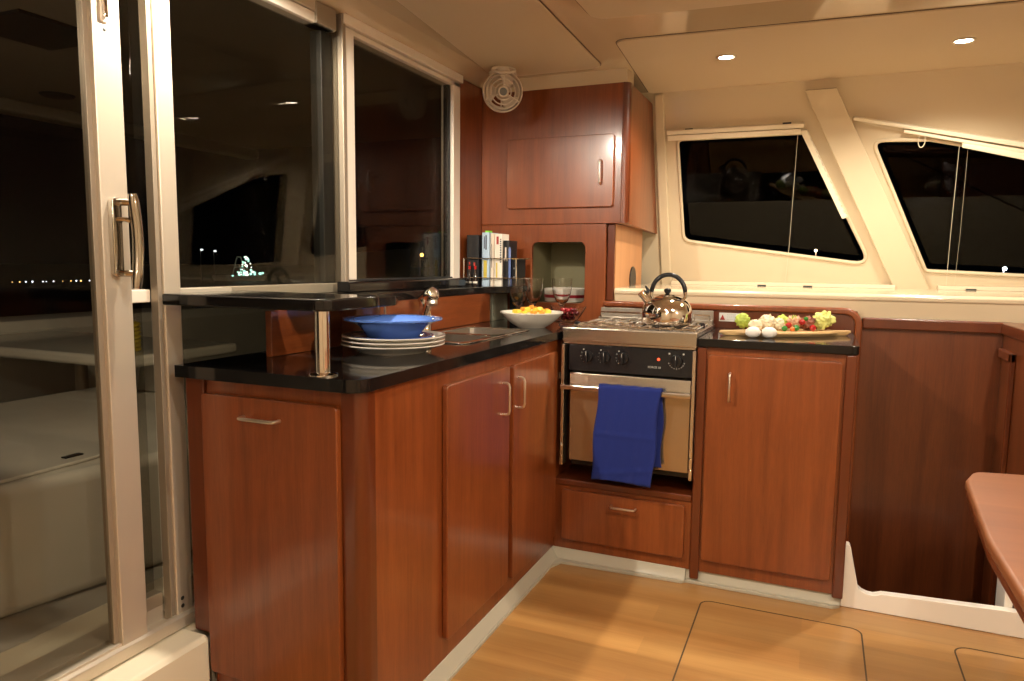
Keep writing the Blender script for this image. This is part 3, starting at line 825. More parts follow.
o = obj('fold', mb, 'towel', tw); s_ = o.modifiers.new('s', 'SOLIDIFY'); s_.thickness = .004

# ------------------------------------------------------------------ KETTLE
KX, KY, KZ, KB = -.572, 2.945, 1.0075, .9965
kt = thing('whistling_kettle', 'round polished steel whistling kettle with black handle on the stove', 'kettle', (KX, KY, KB))
kp = [(0, 0), (.092, 0), (.099, .004), (.101, .012), (.102, .045), (.100, .062), (.094, .079), (.083, .094), (.066, .106), (.045, .1145), (.030, .118)]
obj('body', MB().lathe(kp + [(.0, .118)], (KX, KY, KB), 56), 'chrome', kt)
li = obj('lid', MB().lathe([(.034, .104), (.035, .108), (.028, .111), (.012, .113), (0, .113)], (KX, KY, KZ), 32), 'chrome', kt)
obj('knob', MB().lathe([(.007, .112), (.010, .118), (.0145, .124), (.015, .131), (.010, .136), (0, .137)], (KX, KY, KZ), 24), 'black_plastic', li)
hp = [(KX + .004 + .068 * cos(radians(a)), KY - .004, KZ + .118 + .074 * sin(radians(a))) for a in range(0, 181, 9)]
obj('handle', MB().tube(hp, [.007] + [.0092] * (len(hp) - 2) + [.007], 14), 'black_plastic', kt)
for sx in (1, -1):
    obj('handle_bracket', MB().tube([(KX + .004 + sx * .068, KY - .004, KZ + .122), (KX + .004 + sx * .069, KY - .004, KZ + .104), (KX + .004 + sx * .060, KY - .003, KZ + .090)], [.0078, .007, .006], 12), 'chrome', kt)
sp_ = obj('spout', MB().tube([(KX - .060, KY - .02, KZ + .070), (KX - .080, KY - .03, KZ + .094), (KX - .094, KY - .035, KZ + .112)], [.020, .017, .0155], 18), 'chrome', kt)
obj('whistle', MB().tube([(KX - .090, KY - .033, KZ + .108), (KX - .100, KY - .038, KZ + .120)], [.0175, .0175], 18), 'steel_smooth', sp_)
obj('whistle_lever', MB().tube([(KX - .078, KY - .033, KZ + .118), (KX - .072, KY - .033, KZ + .128), (KX - .084, KY - .033, KZ + .146)], [.010, .008, .003], 10), 'black_plastic', sp_)

# ------------------------------------------------------------------ PLATES AND BOWLS
def plate_prof(r, h=.026, foot=.11, t=.005):
    return [(0, 0), (foot, 0), (foot + .004, .004), (r * .74, .010), (r * .97, h - .002), (r, h), (r, h + .003), (r * .985, h + .003), (r * .73, .015), (foot, .009), (0, .008)]
PX, PY = -1.200, 1.875
pl0 = tag(obj('dinner_plate', MB().lathe(plate_prof(.158, foot=.10), (PX, PY, .9655), 64), 'porcelain', None, origin=(PX, PY, .9655)), 'white dinner plate, lowest of the stack on the counter', 'plate', 'white dinner plates')
for k, lab in ((1, 'white dinner plate, middle one of the stack on the counter'), (2, 'white dinner plate directly beneath the blue saucer plate')):
    c = pl0.copy(); COL.objects.link(c); c.location = (PX + .002 * k, PY - .001 * k, .9655 + .0125 * k); c['label'] = lab; c['group'] = 'white dinner plates'
tag(obj('blue_plate', MB().lathe(plate_prof(.125, .014, .080), (PX, PY, 1.0005), 60), 'blue_glaze_deep', None, origin=(PX, PY, 1.0005)), 'blue plate between the white plates and the blue bowl', 'plate')
bb = [(r * .875, z * 1.0) for r, z in [(0, 0), (.085, 0), (.092, .003), (.105, .022), (.122, .038), (.148, .049), (.172, .055), (.173, .059), (.168, .060), (.144, .054), (.118, .043), (.100, .026), (.086, .010), (0, .008)]]
tag(obj('blue_bowl', MB().lathe(bb, (PX, PY, 1.0095), 72), 'blue_glaze', None, origin=(PX, PY, 1.0095)), 'wide-rimmed glossy blue bowl on top of the plate stack', 'bowl')

BX, BY = -1.135, 2.865
tag(obj('fruit_bowl', MB().lathe([(0, 0), (.060, 0), (.064, .004), (.085, .016), (.110, .036), (.136, .064), (.1365, .068), (.131, .067), (.105, .042), (.080, .023), (.055, .012), (0, .010)], (BX, BY, .9685 - .0030), 60), 'porcelain', None, origin=(BX, BY, .9655)), 'white flared bowl of cut yellow fruit on the counter beside the sink', 'bowl')
cm = {}
spots = []
for ring_, n in ((0, 1), (.035, 6), (.07, 11)):
    for i in range(n):
        a = 2 * pi * i / max(n, 1) + ring_ * 9; spots.append((BX + ring_ * cos(a), BY + ring_ * sin(a), ring_))
for i, (x, y, rr) in enumerate(spots):
    m_ = random.choice(['fruit_yellow', 'fruit_orange', 'fruit_pale', 'fruit_yellow'])
    s = random.uniform(.0105, .014); z = 1.036 + (.016 if rr < .01 else .006 if rr < .05 else -.004)
    M = Matrix.Translation((x, y, z)) @ Matrix.Rotation(random.uniform(0, 3), 4, 'Z') @ Matrix.Rotation(random.uniform(-.5, .5), 4, 'X')
    o = obj('fruit_chunk', MB().box(-s, s, -s * .9, s * .9, -s * .7, s * .8, M=M), m_, None, .004, seg=2)
    tag(o, 'cut chunk of yellow or orange fruit in the white bowl', 'fruit', 'cut fruit chunks in the white bowl')
# fruit bed under the chunks
o = tag(obj('fruit_salad', MB().lathe([(0, 0), (.06, 0), (.100, .032), (.108, .042), (.08, .050), (0, .054)], (BX, BY, .9795), 36), 'fruit_pale', None), 'pale fruit salad filling the white bowl beneath the larger chunks', 'fruit', kind='stuff')

# goblets
def goblet(loc, label):
    t = thing('wine_goblet', label, 'glass', loc, 'stemmed glasses by the niche')
    x, y, z = loc
    P = [(0, 0), (.034, 0), (.035, .002), (.012, .007), (.006, .014), (.0055, .045), (.008, .060), (.011, .066), (.009, .073), (.016, .082), (.030, .100), (.041, .128), (.0465, .160), (.048, .205), (.0465, .205), (.045, .160), (.0395, .130), (.0285, .103), (.012, .088), (0, .085)]
    obj('glass', MB().lathe(P, loc, 40), 'cut_glass', t)
    return t
g0 = goblet((-1.272, 3.05, .9655), 'clear stemmed glass nearest the book rack, leftmost of three')
copy_thing(g0, (-1.257, 3.185, .9655), 'clear stemmed glass just right of the leftmost one, behind the fruit bowl')
copy_thing(g0, (-1.125, 3.225, .9655), 'clear stemmed glass standing alone in front of the striped bowl')
# crystal bowl with berries
gx, gy = -1.045, 3.085
mb = MB(); bm = mb.bm; seg = 48; R = []
prof = [(0, 0), (.040, 0), (.042, .006), (.030, .012), (.045, .022), (.062, .045), (.083, .078), (.079, .079), (.058, .047), (.041, .026), (0, .017)]
for r, z in prof:
    if r < 1e-6: R.append([bm.verts.new((gx, gy, .9655 + z))]); continue
    row = []
    for i in range(seg):
        a = 2 * pi * i / seg; k = 1 + (.06 * cos(8 * a) * (z / .08) ** 2); zz = z + (.006 * cos(4 * a) if z > .07 else 0)
        row.append(bm.verts.new((gx + r * k * cos(a), gy + r * k * sin(a), .9655 + zz)))
    R.append(row)
for a, b in zip(R, R[1:]):
    for i in range(seg):
        j = (i + 1) % seg
        if len(a) == 1: bm.faces.new((a[0], b[i], b[j]))
        elif len(b) == 1: bm.faces.new((a[i], a[j], b[0]))
        else: bm.faces.new((a[i], a[j], b[j], b[i]))
tag(obj('crystal_bowl', mb, 'cut_glass', None, origin=(gx, gy, .9655)), 'cut-glass bowl of dark red berries behind the fruit bowl', 'bowl')
bn = 0
for lay, (rad, n, z) in enumerate(((.0, 1, .997), (.024, 6, .999), (.020, 5, 1.017), (.042, 10, 1.017), (.0, 1, 1.030), (.030, 7, 1.032))):
    for i in range(n):
        a = 2 * pi * i / n + lay; o = obj('berry', MB().ball((gx + rad * cos(a), gy + rad * sin(a), z), .0095, (1, 1, .95), 12, 8), random.choice(['berry', 'berry', 'berry_bright']))
        tag(o, 'dark red berry in the cut-glass bowl', 'berry', 'berries in the cut-glass bowl')

# ------------------------------------------------------------------ BOOK RACK AND BOOKS on the ledge
BZ = 1.1305
rk = thing('wire_rack', 'low chrome wire rack around the books on the granite ledge', 'rack', (-1.45, 3.15, BZ))
def rail(z): return [(-1.580, 3.14, z), (-1.575, 3.075, z), (-1.565, 3.066, z), (-1.318, 3.122, z), (-1.309, 3.130, z), (-1.309, 3.27, z)]
for z in (BZ + .038, BZ + .130): obj('rail', MB().tube(rail(z), .0028, 8), 'chrome', rk)
for (x, y) in ((-1.565, 3.066), (-1.318, 3.122)):
    obj('upright', MB().tube([(x, y, BZ), (x, y, BZ + .130)], .0026, 8), 'chrome', rk)
def book(x0, w, y, dep, h, mat, label, marks=(), extra=None):
    t = thing('book', label, 'book', (x0 + w / 2, y + dep / 2, BZ), 'books in the wire rack')
    obj('cover', MB().prism([(x0, y + dep), (x0, y + .003), (x0 + w * .25, y), (x0 + w * .75, y), (x0 + w, y + .003), (x0 + w, y + dep), (x0 + w - .002, y + dep), (x0 + w - .002, y + .006), (x0 + .002, y + .006), (x0 + .002, y + dep)], 'z', BZ, BZ + h), mat, t)
    obj('pages', MB().box(x0 + .0022, x0 + w - .0022, y + .0065, y + dep - .003, BZ + .002, BZ + h - .003), 'paper', t)
    for (m_, u0, u1, z0, z1) in marks:
        obj('spine_print', MB().box(x0 + w * u0, x0 + w * u1, y - .0007, y + .001, BZ + h * z0, BZ + h * z1), m_, t)
    return t
bk0 = book(-1.562, .062, 3.088, .12, .240, 'book_black', 'thick black book at the window end of the rack', [('ink_red', .2, .32, .42, .47), ('ink_red', .6, .75, .40, .46)])
book(-1.488, .036, 3.102, .11, .252, 'book_blue', 'pale blue book with dark lettering on its spine', [('ink', .30, .42, .70, .93), ('ink', .52, .70, .68, .95), ('yellow_print', .25, .75, .14, .48)])
book(-1.449, .017, 3.112, .10, .248, 'book_cream', 'slim off-white book between the pale blue and the wide white book', [('ink', .4, .55, .35, .8)])
t_ = book(-1.430, .038, 3.117, .085, .246, 'book_white', 'wide white book with vertical lettering and a red emblem', [('ink_red', .30, .60, .80, .95), ('yellow_print', .25, .45, .15, .45)])
mb = MB(); z = .45
while z < .90:
    L = random.uniform(.02, .035); mb.box(-1.401, -1.3945, 3.1170, 3.1178, BZ + .246 * z, BZ + .246 * (z + L)); z += L + .015
obj('vertical_lettering', mb, 'ink', t_)
book(-1.390, .030, 3.128, .10, .215, 'book_black', 'black book with a small pale emblem next to the wide white book', [('book_cream', .35, .6, .55, .85), ('book_cream', .2, .8, .55, .62)])
book(-1.352, .027, 3.142, .11, .130, 'book_black', 'short black book with two white dots at the outer end of the rack', [('mark_white', .45, .6, .30, .36), ('mark_white', .45, .6, .62, .68)])
tag(obj('bookmark', MB().box(-1.484, -1.466, 3.13, 3.17, BZ + .2525, BZ + .262), 'tab_green', None), 'bright green tab sticking out of the top of the pale blue book', 'bookmark')
pn = thing('blue_pen', 'translucent blue marker standing before the short black book', 'pen', (-1.361, 3.133, BZ))
obj('barrel', MB().lathe([(0, 0), (.004, 0), (.006, .06), (.006, .17), (.004, .182), (0, .184)], (-1.358, 3.134, BZ), 16), 'pen_blue', pn)
# small spice bottles before the black book
def bottle(x, y, lab):
    t = thing('spice_bottle', lab, 'bottle', (x, y, BZ), 'little bottles before the black book')
    obj('glass_body', MB().lathe([(0, 0), (.0105, 0), (.011, .004), (.011, .050), (.005, .064), (.005, .078), (0, .078)], (x, y, BZ), 20), 'bottle_dark', t)
    obj('cap', MB().lathe([(0, .078), (.0062, .078), (.0062, .094), (0, .095)], (x, y, BZ), 16), 'tomato_red', t)
    obj('band', MB().lathe([(.0112, .012), (.0116, .013), (.0116, .020), (.0112, .021)], (x, y, BZ), 20), 'porcelain', t)
bottle(-1.541, 3.068 + .010, 'tiny dark bottle with red cap nearest the window in the rack')
bottle(-1.512, 3.068 + .012, 'tiny dark bottle with red cap beside the pale blue book')

# ------------------------------------------------------------------ VEGETABLE BOARD
VB = thing('serving_board', 'long oval wooden serving board with two tapering handles on black counter', 'board', (-.118, 3.035, .9655), rot=(0, 0, radians(27)))
n = 64; P = []
for i in range(n):
    a = 2 * pi * i / n; x = .245 * cos(a); k = abs(cos(a))
    if abs(x) > .175:
        y = .020 * (1 if sin(a) > 0 else -1) * min(1, math.sqrt(max(0, 1 - ((abs(x) - .175) / .07) ** 2)) + .001)
    else:
        y = (.020 + .062 * max(0, 1 - (x / .178) ** 2) ** .6) * (1 if sin(a) >= 0 else -1)
    P.append((x * 1.10, y * .95))
mb = MB(); bm = mb.bm
lo = [bm.verts.new((x * .93, y * .82, 0)) for x, y in P]; mi = [bm.verts.new((x, y, .012)) for x, y in P]; hi = [bm.verts.new((x * .99, y * .97, .020)) for x, y in P]
for A, B in ((lo, mi), (mi, hi)):
    for i in range(n): bm.faces.new((A[i], A[(i + 1) % n], B[(i + 1) % n], B[i]))
bm.faces.new(list(reversed(lo))); bm.faces.new(hi)
obj('plank', mb, 'board_wood', VB, .002, local=True)
BT = .9655 + .0202
def on_board(u, v):
    a = radians(27); return (-.118 + u * 1.05 * cos(a) - v * .8 * sin(a), 3.035 + u * 1.05 * sin(a) + v * .8 * cos(a))
def veg(name, u, v, r, sc, mat, lab, cat, grp=None, disp=.25, freq=60., fold=False, seg=40, rings=26, lift=None):
    x, y = on_board(u, v); zc = BT + r * sc[2] * (1.0 if lift is None else lift)
    o = obj(name, MB().ball((x, y, zc), r, sc, seg, rings, disp, freq, u * 50 + 3, fold=fold), mat, None, angle=80)
    zmin = min(v_.co.z for v_ in o.data.vertices) + o.location.z
    o.location.z += BT - zmin
    return tag(o, lab, cat, grp)
veg('lettuce', -.158, .032, .025, (.95, .85, 1.0), 'lettuce_leaf', 'small bright green lettuce at the left end of the board', 'lettuce', disp=.34, freq=85, fold=True)
veg('cauliflower', -.122, -.012, .022, (1.15, .9, .9), 'cauliflower_flesh', 'lower cream cauliflower piece at the left end of the board', 'cauliflower', 'cauliflower pieces', disp=.35, freq=140)
veg('cauliflower', -.070, .012, .027, (1.1, .9, 1.0), 'cauliflower_flesh', 'tallest cauliflower piece, directly behind the two eggs', 'cauliflower', 'cauliflower pieces', disp=.35, freq=130)
veg('cauliflower', -.028, -.004, .020, (1.0, .9, 1.1), 'cauliflower_flesh', 'cauliflower piece just left of the tomatoes', 'cauliflower', 'cauliflower pieces', disp=.35, freq=140)
veg('lettuce', .000, .040, .019, (1.2, .9, 1.2), 'lettuce_leaf', 'green lettuce leaves behind the middle of the board', 'lettuce', disp=.36, freq=85, fold=True)
veg('shredded_salad', .034, .010, .024, (1.1, .9, 1.0), 'salad_pink', 'heap of pinkish shredded salad in the middle of the board', 'salad', disp=.5, freq=120)
veg('shredded_salad', .086, .008, .023, (1.1, .9, 1.0), 'salad_dark', 'darker reddish shredded salad left of the pale lettuce head', 'salad', disp=.5, freq=120)
veg('carrot_slice', .098, .040, .020, (1.0, .8, 1.3), 'orange_skin', 'orange vegetable slice behind the darker salad', 'carrot', disp=.1)
veg('lettuce', .146, .004, .028, (1.2, .9, 1.0), 'lettuce_pale', 'large pale yellow-green lettuce head at the right end of the board', 'lettuce', disp=.34, freq=80, fold=True, seg=56, rings=36)
def small(name, u, v, z, r, mat, lab, cat, grp):
    x, y = on_board(u, v)
    return tag(obj(name, MB().ball((x, y, BT + z), r, (1, 1, .95), 24, 16), mat, None), lab, cat, grp)
small('cherry_tomato', -.002, -.036, .022, .0125, 'tomato_red', 'red tomato above the two green ones, left of the salad heap', 'tomato', 'cherry tomatoes')
small('cherry_tomato', .054, -.024, .034, .0125, 'tomato_red', 'topmost red tomato on the salad heap', 'tomato', 'cherry tomatoes')
small('cherry_tomato', .092, -.036, .0125, .0130, 'tomato_red', 'lowest red tomato, at the board edge near the pale lettuce head', 'tomato', 'cherry tomatoes')
small('cherry_tomato', .006, -.056, .0095, .0095, 'orange_skin', 'small orange tomato between the two green ones', 'tomato', 'cherry tomatoes')
small('green_tomato', -.022, -.052, .011, .0115, 'green_skin', 'left green tomato beside the second egg', 'tomato', 'green tomatoes')
small('green_tomato', .022, -.050, .013, .0130, 'green_skin', 'right green tomato in front of the salad heap', 'tomato', 'green tomatoes')
small('green_tomato', .076, -.004, .046, .0090, 'green_skin', 'little green tomato on top of the darker salad', 'tomato', 'green tomatoes')
lf = MB()
for k in range(3):
    a = k * 2.1; x, y = on_board(.030, .0)
    lf.ball((x + .006 * cos(a), y + .006 * sin(a), BT + .050), .008, (.6, .6, 1.3), 12, 8, .4, 150, k)
tag(obj('herb_sprig', lf, 'lettuce_leaf', None), 'bright green sprig topping the pink salad heap', 'herb')
for (x, y, lab) in ((-.228, 2.872, 'white egg lying on the counter, left of the pair'), (-.170, 2.885, 'white egg lying on the counter, right of the pair')):
    mb = MB(); res = bmesh.ops.create_uvsphere(mb.bm, u_segments=28, v_segments=18, radius=1.)
    for v_ in mb.bm.verts:
        k = 1 + .10 * v_.co.x
        v_.co = Vector((x + v_.co.x * .0285, y + v_.co.y * .0215 * k, .9655 + .0215 + v_.co.z * .0215 * (1 - .0 * k)))
    tag(obj('egg', mb, 'egg_shell', None, origin=(x, y, .9655)), lab, 'egg', 'two eggs before the board')

# ------------------------------------------------------------------ FAN under the ceiling
fan = thing('cabin_fan', 'small cream round cabin fan hanging in the ceiling corner', 'fan', (-1.358, 3.04, 2.006))
fdir = Vector((.50, -.84, -.16)).normalized()
FM = Matrix.Translation((-1.358, 3.04, 2.006)) @ fdir.to_track_quat('Z', 'Y').to_matrix().to_4x4()
R_ = .090
obj('housing', MB().lathe([(R_ * .70, -.060), (R_ * .92, -.050), (R_, -.025), (R_, .004), (R_ * .97, .010), (R_ * .94, .004), (R_ * .94, -.024), (R_ * .86, -.044), (R_ * .68, -.053)], seg=48, M=FM), 'fan_plastic', fan)
mb = MB()
for r in (.036, .055, .073, R_ * .96):
    mb.tube([(r * cos(2 * pi * i / 40), r * sin(2 * pi * i / 40), .006 + .008 * (1 - r / R_)) for i in range(40)], .0026, 8, closed=True, M=FM)
for a in (88, 205, 330):
    c, s = cos(radians(a)), sin(radians(a))
    mb.tube([(.02 * c, .02 * s, .013), (R_ * .96 * c, R_ * .96 * s, .006)], .0032, 8, M=FM)
obj('grille', mb, 'fan_plastic', fan)
obj('hub_ring', MB().lathe([(.017, .008), (.025, .008), (.026, .014), (.022, .018), (.017, .017)], seg=32, M=FM), 'fan_plastic', fan)
obj('hub', MB().lathe([(0, .006), (.018, .006), (.018, .016), (.010, .019), (0, .0195)], seg=28, M=FM), 'fan_hub', fan)
for k in range(3):
    mb = MB(); bm = mb.bm; rows = []
    for i in range(9):
        r = .018 + .060 * i / 8; row = []
        for j in range(7):
            a = radians(k * 120 + 20 + (j / 6) * 62 + i * 3); z = -.030 + .022 * (j / 6)
            row.append(bm.verts.new(FM @ Vector((r * cos(a), r * sin(a), z))))
        rows.append(row)
    for i in range(8):
        for j in range(6): bm.faces.new((rows[i][j], rows[i + 1][j], rows[i + 1][j + 1], rows[i][j + 1]))
    o = obj('blade', mb, 'fan_plastic', fan); s_ = o.modifiers.new('s', 'SOLIDIFY'); s_.thickness = .0015
obj('motor', MB().lathe([(0, -.075), (.022, -.073), (.028, -.06), (.028, -.028), (.018, -.018), (0, -.016)], seg=28, M=FM), 'fan_plastic', fan)
mb = MB()
for a in (30, 150, 270):
    c, s = cos(radians(a)), sin(radians(a)); mb.tube([(.024 * c, .024 * s, -.055), (R_ * .75 * c, R_ * .75 * s, -.054)], .0035, 8, M=FM)
obj('motor_struts', mb, 'fan_plastic', fan)
# yoke to the ceiling
yk = [(FM @ Vector((.052 * cos(radians(a)), .072 + .0 * a, -.022)) + Vector((0, 0, .029 * sin(radians(a)) + .006))) for a in range(0, 181, 15)]
o = obj('yoke', MB().tube(yk, .0075, 12), 'fan_plastic', fan)
obj('mount', MB().lathe([(0, 0), (.030, 0), (.034, -.006), (.030, -.018), (.014, -.026), (0, -.027)], (yk[6].x, yk[6].y, 2.1133), 28), 'fan_plastic', fan)
obj('yoke_ring', MB().tube([FM @ Vector((.050 * cos(2 * pi * i / 32), .092 + .014 * sin(2 * pi * i / 32), .012 - .022 * sin(2 * pi * i / 32))) for i in range(32)], .0062, 10, closed=True), 'fan_plastic', fan)
for sx in (1, -1):
    obj('pivot_knob', MB().ball(FM @ Vector((sx * .052, .078, -.022)), .0115, (1, 1, 1), 16, 10), 'fan_plastic', fan)

# ------------------------------------------------------------------ BLINDS on the hull windows
def hpt(x, z, off): return HM @ Vector((x, hv(z), -off))
b1 = thing('roller_blind', 'rolled-up cream blind over the window behind the stove', 'blind', hpt(-.44, 1.92, .03))
def slab(P4, w0, w1_): return MB().prism(HP(P4), 'z', -w1_, -w0, M=HM)
obj('head_rail', slab([(-.772, 1.918), (-.772, 1.938), (-.112, 1.934), (-.112, 1.914)], .001, .036), 'blind_cream', b1, .004)
obj('rolled_fabric', slab([(-.770, 1.888), (-.770, 1.914), (-.125, 1.909), (-.125, 1.886)], .001, .030), 'blind_cream', b1, .005)
obj('side_rail', slab([(-.130, 1.900), (-.098, 1.902), (.105, 1.488), (.082, 1.482)], .001, .022), 'blind_cream', b1, .003)
mb = MB(); pts_ = [hpt(-.095 + .20 * t, 1.895 - .405 * t, .020 + .003 * sin(t * 90)) for t in [i / 60 for i in range(61)]]
obj('beaded_cord', mb.tube(pts_, [.0028 + .0012 * (i % 2) for i in range(61)], 6), 'cord_cream', b1)
obj('guide_cord', MB().tube([hpt(-.139, 1.886, .012), hpt(-.160, 1.35, .012), hpt(-.174, 1.150, .012)], .0010, 6), 'cord_cream', b1)
for x in (-.66, -.19): obj('clip', MB().box(-.02, .02, -.003, .003, -.004, .004, M=Matrix.Translation(hpt(x, 1.9375, .025))), 'rubber_grey', b1, .001)
b2 = thing('roller_blind', 'slanting rolled-up cream blind over the right-hand hull window', 'blind', hpt(.7, 1.80, .03))
obj('head_rail', slab([(.100, 1.934), (.105, 1.948), (1.30, 1.690), (1.30, 1.665), ], .001, .034), 'blind_cream', b2, .004)
obj('rolled_fabric', slab([(.315, 1.866), (.318, 1.880), (1.30, 1.655), (1.30, 1.640), ], .001, .028), 'blind_cream', b2, .004)
obj('bottom_bar', slab([(.556, 1.793), (.556, 1.812), (1.30, 1.645), (1.30, 1.600)], .028, .044), 'blind_cream', b2, .004)
obj('fabric_edge', slab([(.12, 1.926), (.315, 1.886), (.315, 1.868), (.19, 1.90)], .001, .010), 'cord_cream', b2)
obj('pull_cord', MB().tube([hpt(.395 + .014 * cos(2 * pi * i / 20), 1.828 + .030 * sin(2 * pi * i / 20), .02) for i in range(20)], .0022, 6, closed=True), 'cord_cream', b2)
obj('guide_cord', MB().tube([hpt(.549, 1.80, .012), hpt(.560, 1.4, .012), hpt(.569, 1.150, .012)], .0011, 6), 'cord_cream', b2)
obj('guide_cord', MB().tube([hpt(.585, 1.79, .006), hpt(.600, 1.4, .006), hpt(.605, 1.150, .006)], .0005, 6), 'cord_cream', b2)
for i, (x, lab) in enumerate(((-.285, 'small grey latch on the hull shelf behind the kettle side of the board'), (-.06, 'small grey latch on the hull shelf above the middle of the vegetable board'), (.66, 'small grey latch on the hull shelf below the right-hand window'))):
    tag(obj('shelf_latch', MB().prism(rrect(x - .022, x + .022, 4.0, 4.012, .004), 'z', 1.1322, 1.1402), 'rubber_grey', None, .001), lab, 'latch', 'latches on the hull shelf')

# ------------------------------------------------------------------ TABLE
tb = thing('saloon_table', 'reddish wooden saloon table with rounded corner at the right edge', 'table', (.85, 1.5, 0))
tp = rpoly([(.322, 1.30), (.322, 1.60), (.354, 2.03), (.386, 2.125), (.52, 2.150), (1.5, 2.25), (1.5, .75), (.36, .75)], [.3 * .1, .05, .06, .045, .05, .05, .05, .2])
obj('tabletop', MB().prism(tp, 'z', .694, .720), 'table_wood', tb, .009, seg=4)
obj('edge_band', MB().prism([(.003 + x, y - .003) for x, y in tp], 'z', .6735, .6945), 'cherry_dark', tb, .006, seg=3)
obj('pedestal', MB().lathe([(0, 0), (.16, 0), (.16, .012), (.05, .03), (.045, .64), (.12, .655), (.12, .673), (0, .673)], (.92, 1.5, .0), 40), 'satin_nickel', tb)
obj('fiddle_rail', MB().prism(rrect(.515, 1.40, 2.120, 2.145, .008), 'z', .7195, .732), 'table_fiddle', tb, .004)

# ------------------------------------------------------------------ CEILING LAMPS
def lamp(loc, label, power, cone=176, hidden=False):
    t = thing('ceiling_lamp', label, 'lamp', loc, 'recessed ceiling lamps')
    x, y, z = loc
    obj('bezel', MB().lathe([(.034, 0), (.040, 0), (.041, -.003), (.038, -.006), (.034, -.006), (.031, -.002), (.031, 0)], loc, 36), 'satin_nickel', t)
    obj('lens', MB().lathe([(0, -.0045), (.020, -.0045), (.0308, -.0018), (.0308, 0), (0, 0)], loc, 28), 'lamp_lens', t)
    ld = bpy.data.lights.new('lamp_or_fill_light', 'SPOT'); ld.energy = power; ld.color = (1., .90, .75); ld.shadow_soft_size = .022
    ld.spot_size = radians(cone); ld.spot_blend = .25 if cone > 160 else .6
    lo_ = bpy.data.objects.new('lamp_or_fill_light', ld); COL.objects.link(lo_); lo_.location = (x, y, z - .03); 
    return t
ZC = 2.1132
lamp((-.415, 3.23, ZC), 'recessed round ceiling lamp above the stove, left of the two lit ones', 30, 150)
lamp((.460, 3.33, ZC), 'recessed round ceiling lamp over the passage, right of the two lit ones', 36, 150)
lamp((-1.38, 1.45, ZC), 'recessed ceiling lamp over the bar counter, outside the photo', 62)
lamp((-.35, 1.05, ZC), 'recessed ceiling lamp behind the camera, nearest the cabinets', 18)
lamp((.75, 1.30, ZC), 'recessed ceiling lamp over the saloon table', 46)
lamp((.30, -.50, ZC), 'recessed ceiling lamp at the aft end of the saloon', 28)

def fill_lamp(loc, nrm, label, power):  # unseen lamps added as fill for the ceiling and cabinet fronts
    t = thing('added_fill_lamp', label, 'lamp', loc, 'added fill lamps behind the camera')
    M = Matrix.Translation(loc) @ Vector(nrm).to_track_quat('Z', 'Y').to_matrix().to_4x4()
    obj('plate', MB().lathe([(0, 0), (.05, 0), (.05, .008), (.02, .014), (.008, .05), (0, .05)], seg=28, M=M), 'satin_nickel', t)
    obj('lamp_shade', MB().lathe([(.045, -.06), (.06, .06), (.058, .06), (.043, -.06)], (loc[0] + nrm[0] * .11, loc[1] + nrm[1] * .11, loc[2]), 32), 'fill_shade_glow', t)
    ld = bpy.data.lights.new('lamp_or_fill_light', 'POINT'); ld.energy = power; ld.color = (1., .90, .75); ld.shadow_soft_size = .05
    o = bpy.data.objects.new('lamp_or_fill_light', ld); COL.objects.link(o); o.location = (loc[0] + nrm[0] * .11, loc[1] + nrm[1] * .11, loc[2] + .09)
fill_lamp((.2, -1.599, 1.65), (0, 1, 0), 'added fill lamp on the aft wall behind the camera', 14)
fill_lamp((2.299, 1.0, 1.65), (-1, 0, 0), 'added fill lamp on the right-hand wall, out of view', 12)

# ------------------------------------------------------------------ COCKPIT and NIGHT outside
struct('trim_23', MB().box(-4.8, -1.90, -2.5, 5.5, .10, .20), 'cockpit_gel_dull')
cs = thing('cockpit_bench', 'moulded white cockpit bench seen through the sliding door', 'bench', (-2.7, 1.5, .2))
seat = rpoly([(-2.45, -1.6), (-2.12, 1.15), (-2.00, 1.75), (-1.99, 2.6), (-3.40, 2.6), (-3.40, -1.6)], [.05, .3, .3, .35, .1, .05])
obj('base', MB().prism(seat, 'z', .2, .590), 'cockpit_gel', cs, .05, seg=6)
lidp = rpoly([(-2.50, -1.4), (-2.14, 1.20), (-2.14, 1.60), (-3.2, 1.70), (-3.2, -1.4)], [.03, .05, .05, .03, .03])
l_ = obj('lid', MB().prism(lidp, 'z', .590, .602), 'cockpit_gel', cs, .005)
obj('latch', MB().box(-2.215, -2.190, 1.50, 1.56, .602, .606), 'rubber', l_, .001)
cb = thing('cockpit_table', 'pale cockpit table with thick rounded edge outside the sliding door', 'table', (-3.5, 2.4, .2))
obj('top', MB().prism(rrect(-4.35, -2.85, 2.25, 2.95, .05), 'z', .745, .800), 'cockpit_gel', cb, .02, seg=4)
obj('leg', MB().lathe([(0, 0), (.10, 0), (.035, .02), (.03, .545), (0, .545)], (-3.66, 2.62, .2), 24), 'alu_dull', cb)
obj('brace', MB().prism([(2.50, .5905), (2.58, .5905), (2.60, .745), (2.53, .745)], 'x', -3.1, -2.95), 'cockpit_gel_dull', cb, .01)
tag(obj('cockpit_coaming', MB().prism([(-4.75, .2), (-4.62, .2), (-4.50, .60), (-4.42, .80), (-4.46, .86), (-4.60, .88), (-4.75, .86)], 'y', -2.0, 5.4), 'cockpit_gel', None, .01), 'white cockpit coaming running behind the cockpit table', 'coaming')
tag(obj('rope_coil', MB().tube([(-3.02 + .035 * cos(i * .7), 2.42 + .035 * sin(i * .7), .81 + .0022 * i) for i in range(60)], .009, 8), 'rope_yellow', None), 'coil of yellow rope on the cockpit table beside the door frame', 'rope')
ht = thing('cockpit_hardtop', 'dark underside of the hardtop roof over the cockpit', 'roof', (-3, 2, 2.2))
